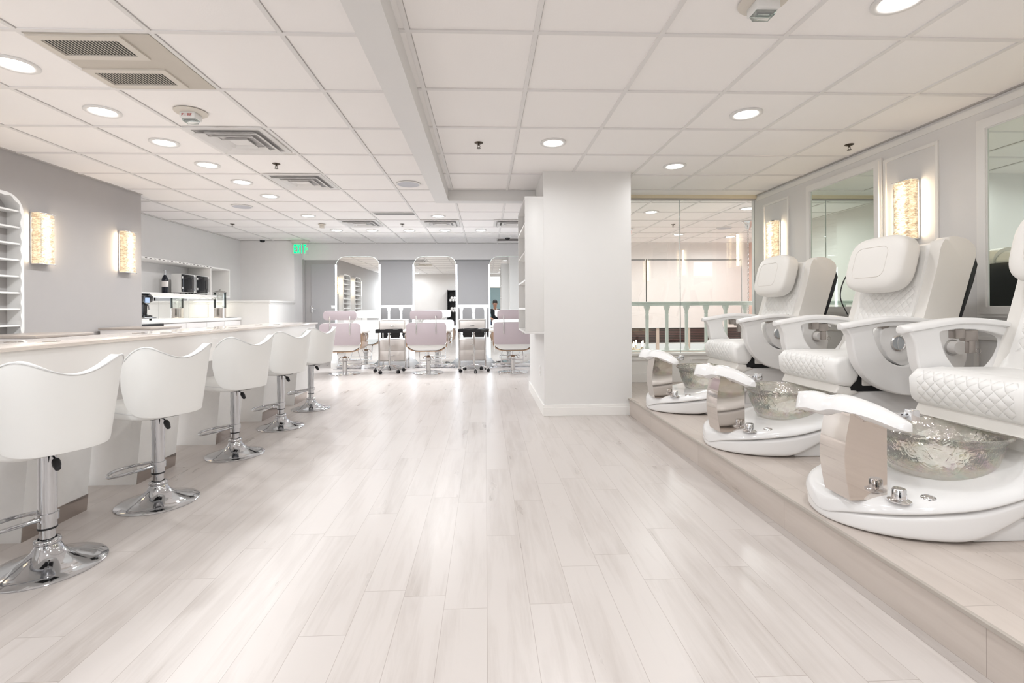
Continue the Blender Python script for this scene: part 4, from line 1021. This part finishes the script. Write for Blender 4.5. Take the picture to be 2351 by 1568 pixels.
    b=NB(); prism(b,[(p.x,p.y) for p in smooth_path([(x,z,0) for x,z in core],3,True)],-.21,.21,'y',.01); obj('back_frame',b,'leather2',t,60)
    cush=[(2.44,.55),(2.47,.60),(2.535,.78),(2.585,.95),(2.625,1.12),(2.655,1.235),(2.70,1.25),(2.72,1.2),(2.68,1.0),(2.60,.75),(2.53,.55)]
    b=NB(); prism(b,[(p.x,p.y) for p in smooth_path([(x,z,0) for x,z in cush],3,True)],-.222,.222,'y',.02,4); obj('back_cushion',b,'q_back',t,60)
    b=NB(); prism(b,[(2.885,1.17),(2.90,1.12),(2.87,1.02),(2.80,.82),(2.70,.52),(2.67,.52),(2.775,.84),(2.84,1.05),(2.87,1.17)],-.285,.285,'y',.008); obj('back_shell',b,'black',t,50)
    # --- headrest
    R=Matrix.Translation((2.545,0,1.145))@Matrix.Rotation(math.radians(14),4,'Y')
    b=NB(); pad(b,(0,0,0),(.070,.228,.182),.58,.46,24,48,mtx=R@Matrix.Rotation(PI/2,4,'Y')@Matrix.Identity(4) if False else R)
    hr=obj('headrest_pillow',b,'leather3',t,70)
    b=NB(); lp=rrect(.26,.20,.05,6,.01,0); tube(b,[R@Vector((-.0714+.004*((p[0]/.16)**2+(p[1]/.12)**2),p[0],p[1])) for p in lp],.0022,5,closed=True); obj('headrest_seam',b,mat('seam_thread',(.70,.67,.63),.6),hr,60)
    # --- arms
    outer=[(2.050,.765),(2.085,.70),(2.10,.60),(2.135,.52),(2.20,.445),(2.30,.39),(2.42,.365),(2.55,.37),(2.66,.42),(2.74,.50),(2.77,.60),(2.76,.70),(2.72,.745),(2.60,.775),(2.45,.80),(2.30,.805),(2.18,.79),(2.10,.775)]
    inner=[(2.215,.745),(2.222,.70),(2.235,.655),(2.258,.615),(2.29,.575),(2.33,.548),(2.38,.535),(2.43,.54),(2.475,.562),(2.515,.60),(2.545,.645),(2.56,.69),(2.55,.722),(2.50,.742),(2.43,.756),(2.36,.762),(2.29,.762),(2.24,.757)]
    so=[(p.x,p.y) for p in smooth_path([(x,z,0) for x,z in outer],3,True)]; si=[(p.x,p.y) for p in smooth_path([(x,z,0) for x,z in inner],3,True)]
    for s in (-1,1):
        y0,y1=sorted((s*.285,s*.345))
        b=NB(); ringprism(b,so,si,y0,y1,'y'); ar=obj('arm_frame',b,'armw',t,45)
        be=ar.modifiers.new('b','BEVEL'); be.width=.008; be.segments=3; be.angle_limit=math.radians(50)
        tp=smooth_path([(2.035,0,.762),(2.075,0,.770),(2.16,0,.783),(2.30,0,.803),(2.45,0,.800),(2.60,0,.778),(2.72,0,.745),(2.78,0,.72)],4)
        b=NB(); rows=[]
        for i,p in enumerate(tp):
            f=min(1,i/5+.45); w=.046*f; hh=.017
            rows.append([b.verts.new((p.x,s*.315+w*a,p.z+hh*c)) for a,c in ((-1,-.6),(-1,.2),(-.75,.85),(0,1),(.75,.85),(1,.2),(1,-.6),(.7,-1),(-.7,-1))])
        for A,B in zip(rows,rows[1:]):
            for i in range(9): b.faces.new([A[i],A[(i+1)%9],B[(i+1)%9],B[i]])
        b.faces.new(rows[0]); b.faces.new(rows[-1][::-1]); obj('arm_rest',b,'armw',t,60)
        # folding tray bracket under the arm rest
        yb=s*.30
        b=NB(); bx(b,2.285,2.335,yb-.02,yb+.02,.718,.765,.004); bx(b,2.335,2.405,yb-.018,yb+.018,.705,.760,.006); bx(b,2.36,2.395,yb-.012,yb+.012,.645,.71,.005); tube(b,[(2.42+.012*math.cos(a),yb,.655+.012*math.sin(a)) for a in [2*PI*k/12 for k in range(12)]],.0015,5,closed=True); obj('tray_bracket',b,'steeld',t)
    # near side control pod with silver disc, and the white cup cylinder
    pod=[(2.275,.74),(2.27,.68),(2.295,.61),(2.35,.56),(2.42,.53),(2.50,.535),(2.57,.57),(2.585,.66),(2.55,.735),(2.45,.762),(2.33,.762)]
    b=NB(); prism(b,[(p.x,p.y) for p in smooth_path([(x,z,0) for x,z in pod],3,True)],-.322,-.27,'y',.012,3); pd=obj('control_pod',b,'podw',t,60)
    b=NB(); R2=Matrix.Translation((2.375,-.3225,.665))@Matrix.Rotation(PI/2,4,'X'); lathe(b,[(.036,.0),(.045,.0),(.046,.006),(.040,.010),(.036,.004)],32); bmesh.ops.transform(b,matrix=R2,verts=b.verts); obj('disc_ring',b,'bchrome',pd,50)
    b=NB(); lathe(b,[(0,.001),(.037,.003)],32); bmesh.ops.transform(b,matrix=R2,verts=b.verts); obj('silver_disc',b,mat('silver_disc_metal',(.62,.66,.70),.3,.9),pd,50)
    b=NB(); tube(b,[R2@Vector((.036*math.sin(a)*.0-.006*math.cos(a),.036*math.sin(a),.006)) for a in [-PI/2+PI*k/10 for k in range(11)]],.0015,5); obj('disc_flap_line',b,'bchrome',pd,50)
    b=NB(); cyl(b,(2.675,-.345,.640),(2.675,-.395,.640),.036,n=32); cc=obj('cup_cylinder',b,'podw',t,40)
    b=NB(); R3=Matrix.Translation((2.675,-.346,.640))@Matrix.Rotation(PI/2,4,'X'); lathe(b,[(.036,0),(.046,0),(.046,.004),(.036,.004)],32); bmesh.ops.transform(b,matrix=R3,verts=b.verts); obj('cylinder_ring',b,'bchrome',cc,50)
    # gap line on arm rest
    b=NB(); bx(b,2.36,2.45,-.335,-.31,.8145,.8175); obj('arm_slot',b,'tanmetal',t,0)
    return t
pc=ped_chair(); pc.location=(0,1.985,PZ); pc['label']='nearest white pedicure chair and glass footbath, its back cut by the right edge'
dup(pc,(0,3.02,PZ),None,'middle white pedicure chair, between the two others on the platform')
pf=dup(pc,(0,4.15,PZ),None,'farthest white pedicure chair, in front of the glass wall')
b=NB(); tube(b,smooth_path([(2.62,3.335,1.33),(2.56,3.36,1.22),(2.54,3.365,1.10),(2.58,3.35,.98)],6),.004,6)
t=tag(obj('hand_remote_cable',b,'black'),'thin black cable hanging on the far side of the middle pedicure chair','cable')
# ================================================================== REAR OF THE ROOM (seen in mirrors)
t=thing('towel_rack','black open rack of rolled white towels against the rear wall','towel rack',(-.98,YB+.2,0),PI)
b=NB(); bx(b,-.45,-.42,-.18,.18,0,1.75); bx(b,.42,.45,-.18,.18,0,1.75); bx(b,-.42,.42,.165,.18,0,1.75); obj('side_panels',b,'black',t,0)
for z in (.1,.5,.9,1.3,1.72):
    b=NB(); bx(b,-.42,.42,-.18,.165,z-.012,z+.012); obj('shelf',b,'black',t,0)
b=NB(); cyl(b,(0,-.15,0),(0,.15,0),.048,n=20); cyl(b,(0,-.152,0),(0,.152,0),.036,n=20)
tw=tag(obj('rolled_towel',b,'towel',None,50),'x','towel','rolled towels on the black rack'); first=True
for zi,z in enumerate((.912,1.312)):
    for r in range(2):
        for k in range(7-r):
            o=tw if first else tw.copy()
            if not first: C.objects.link(o)
            first=False
            o.location=(-.98-.33+k*.105+r*.052,YB+.2,z+.05+r*.088)
            o['group']='rolled towels on the '+('upper' if zi else 'lower')+' shelf'; o['label']='rolled white towel on the %s towel shelf of the black rack'%('upper' if zi else 'lower')
# photographer crouching behind the camera, seen only as a reflection
def skin(name,joints,edges,m,parent=None,root=0,sub=2):
    me=bpy.data.meshes.new(name); me.from_pydata([j[0] for j in joints],edges,[]); o=bpy.data.objects.new(name,me); C.objects.link(o)
    md=o.modifiers.new('skin','SKIN'); md.use_smooth_shade=True
    for i,v in enumerate(me.skin_vertices[0].data):
        r=joints[i][1]; v.radius=(r,r) if not isinstance(r,tuple) else r; v.use_root=(i==root)
    s=o.modifiers.new('sub','SUBSURF'); s.levels=sub; s.render_levels=sub
    me.materials.append(M[m] if isinstance(m,str) else m)
    if parent is not None:o.parent=parent
    return o
PX,PY=.36,-.62
# body skeleton: seated low on a case, leaning forward, head bowed, forearms on knees ; facing +y
J=[((0,-.12,.48),.12),((0,-.08,.68),.115),((0,-.02,.88),.13),((0,.03,1.02),.075),((0,.06,1.09),.052),((0,.085,1.16),.078),((0,.095,1.24),(.078,.092)),((0,.085,1.31),.060),
 ((.16,.0,.98),.055),((.24,.02,.78),.046),((.17,.24,.66),.036),((.12,.31,.65),.026),
 ((-.16,.0,.98),.055),((-.24,.02,.78),.046),((-.15,.25,.67),.036),((-.07,.31,.66),.026),
 ((.10,-.08,.46),.09),((.17,.30,.50),.062),((.16,.26,.10),.040),((.16,.36,.045),.035),
 ((-.10,-.08,.46),.09),((-.17,.30,.50),.062),((-.16,.26,.10),.040),((-.16,.36,.045),.035)]
Ed=[(0,1),(1,2),(2,3),(3,4),(4,5),(5,6),(6,7),(2,8),(8,9),(9,10),(10,11),(2,12),(12,13),(13,14),(14,15),(0,16),(16,17),(17,18),(18,19),(0,20),(20,21),(21,22),(22,23)]
person=skin('person',J,Ed,'skin'); person.location=(PX,PY,0)
tag(person,'crouching person in a dark jacket, head bowed, reflected in the right lit mirror','person')
jr=1.16
Jj=[((0,-.12,.50),.138),((0,-.08,.68),.135),((0,-.02,.88),.15),((0,.02,1.01),.085),((.17,.0,.97),.072),((.245,.02,.78),.060),((.18,.21,.67),.047),((-.17,.0,.97),.072),((-.245,.02,.78),.060),((-.16,.22,.68),.047)]
skin('jacket',Jj,[(0,1),(1,2),(2,3),(2,4),(4,5),(5,6),(2,7),(7,8),(8,9)],'jacket',person)
Jt=[((0,-.12,.46),.145),((.10,-.08,.45),.108),((.17,.30,.50),.078),((.16,.26,.12),.056),((-.10,-.08,.45),.108),((-.17,.30,.50),.078),((-.16,.26,.12),.056)]
skin('trousers',Jt,[(0,1),(1,2),(2,3),(0,4),(4,5),(5,6)],'jeans',person)
for s in (-1,1):
    b=NB(); pad(b,(s*.16,.335,.042),(.048,.135,.042),.6,.7,12,20); obj('shoe',b,'black',person,60)
    # hand: palm and five fingers
    hx=.12*s if s>0 else -.07
    b=NB(); pad(b,(hx,.345,.645),(.040,.045,.016),.7,.7,10,16); obj('palm',b,'skin',person,60)
    for k in range(4):
        fx=hx+(-.028+.0187*k); ln=(.055,.068,.064,.048)[k]
        b=NB(); tube(b,smooth_path([(fx,.375,.646),(fx,.375+ln*.5,.642),(fx,.375+ln*.85,.622),(fx,.375+ln*.9,.600)],3),[.009]*7+[.0085,.0075,.005],8); obj('finger',b,'skin',person,60)
    b=NB(); tube(b,smooth_path([(hx-s*.035,.335,.646),(hx-s*.058,.36,.642),(hx-s*.06,.39,.632)],3),[.011]*4+[.010,.009,.006],8); obj('thumb',b,'skin',person,60)
b=NB(); pad(b,(0,.075,1.275),(.088,.100,.088),.9,.9,18,24)
for v in list(b.verts):
    if v.co.z<1.235 and v.co.y>.10: v.co.y=.10
obj('hair',b,'hair',person,60)
b=NB(); pad(b,(0,.19,1.205),(.013,.018,.020),.9,.9,8,10); obj('nose',b,'skin',person,60)
for s in (-1,1):
    b=NB(); pad(b,(s*.088,.09,1.215),(.010,.018,.028),.9,.9,8,10); obj('ear',b,'skin',person,60)
    b=NB(); pad(b,(s*.030,.172,1.232),(.012,.008,.007),.9,.9,8,10); obj('eye',b,'white',person,60)
b=NB(); pad(b,(0,.172,1.165),(.024,.008,.007),.9,.9,8,10); obj('mouth',b,mat('lips',(.32,.12,.10),.5),person,60)
b=NB(); tube(b,smooth_path([(-.07,.06,1.03),(-.03,.11,1.0),(0,.12,.95),(.03,.11,1.0),(.07,.06,1.03)],4),.009,8); obj('collar',b,'label',person,60)
t=thing('equipment_case','black hard case the crouching person sits on','case',(PX,PY-.14,0))
b=NB(); bx(b,-.24,.24,-.16,.16,0,.34,.02,3); obj('shell',b,'black',t); b=NB(); tube(b,[(-.07,.16,.2),(-.07,.19,.2),(.07,.19,.2),(.07,.16,.2)],.008,8); obj('carry_handle',b,'black',t)
# ================================================================== LIGHT, CAMERA
area('rear_left_fill_light',(-3.45,YB+.03,1.5),.76,14,(.92,.96,1),(PI/2,0,0),'RECTANGLE',1.2)  # fill lamp in front of the added rear window
w=bpy.data.worlds.new('World'); bpy.context.scene.world=w; w.use_nodes=True
w.node_tree.nodes['Background'].inputs[0].default_value=(1,.97,.94,1); w.node_tree.nodes['Background'].inputs[1].default_value=.6
cam=bpy.data.cameras.new('Camera'); co=bpy.data.objects.new('Camera',cam); C.objects.link(co)
cam.sensor_width=36; cam.lens=1110.6/2351*36; cam.clip_start=.05
cam.shift_x=(1175.5-1157.1)/2351; cam.shift_y=(708.05-784)/2351
co.matrix_world=Matrix.Translation((0,0,1.039))@Matrix.Rotation(-.0387,4,'Z')@Matrix.Rotation(PI/2,4,'X')@Matrix.Rotation(-.0061,4,'Z')
sc_=bpy.context.scene; sc_.camera=co
vs=sc_.view_settings; vs.view_transform='Standard'; vs.look='None'; vs.exposure=0.65; vs.gamma=1; vs.use_curve_mapping=False
try:
    sc_.cycles.max_bounces=14; sc_.cycles.diffuse_bounces=7; sc_.cycles.glossy_bounces=7; sc_.cycles.transparent_max_bounces=16; sc_.cycles.sample_clamp_indirect=8
except Exception: pass
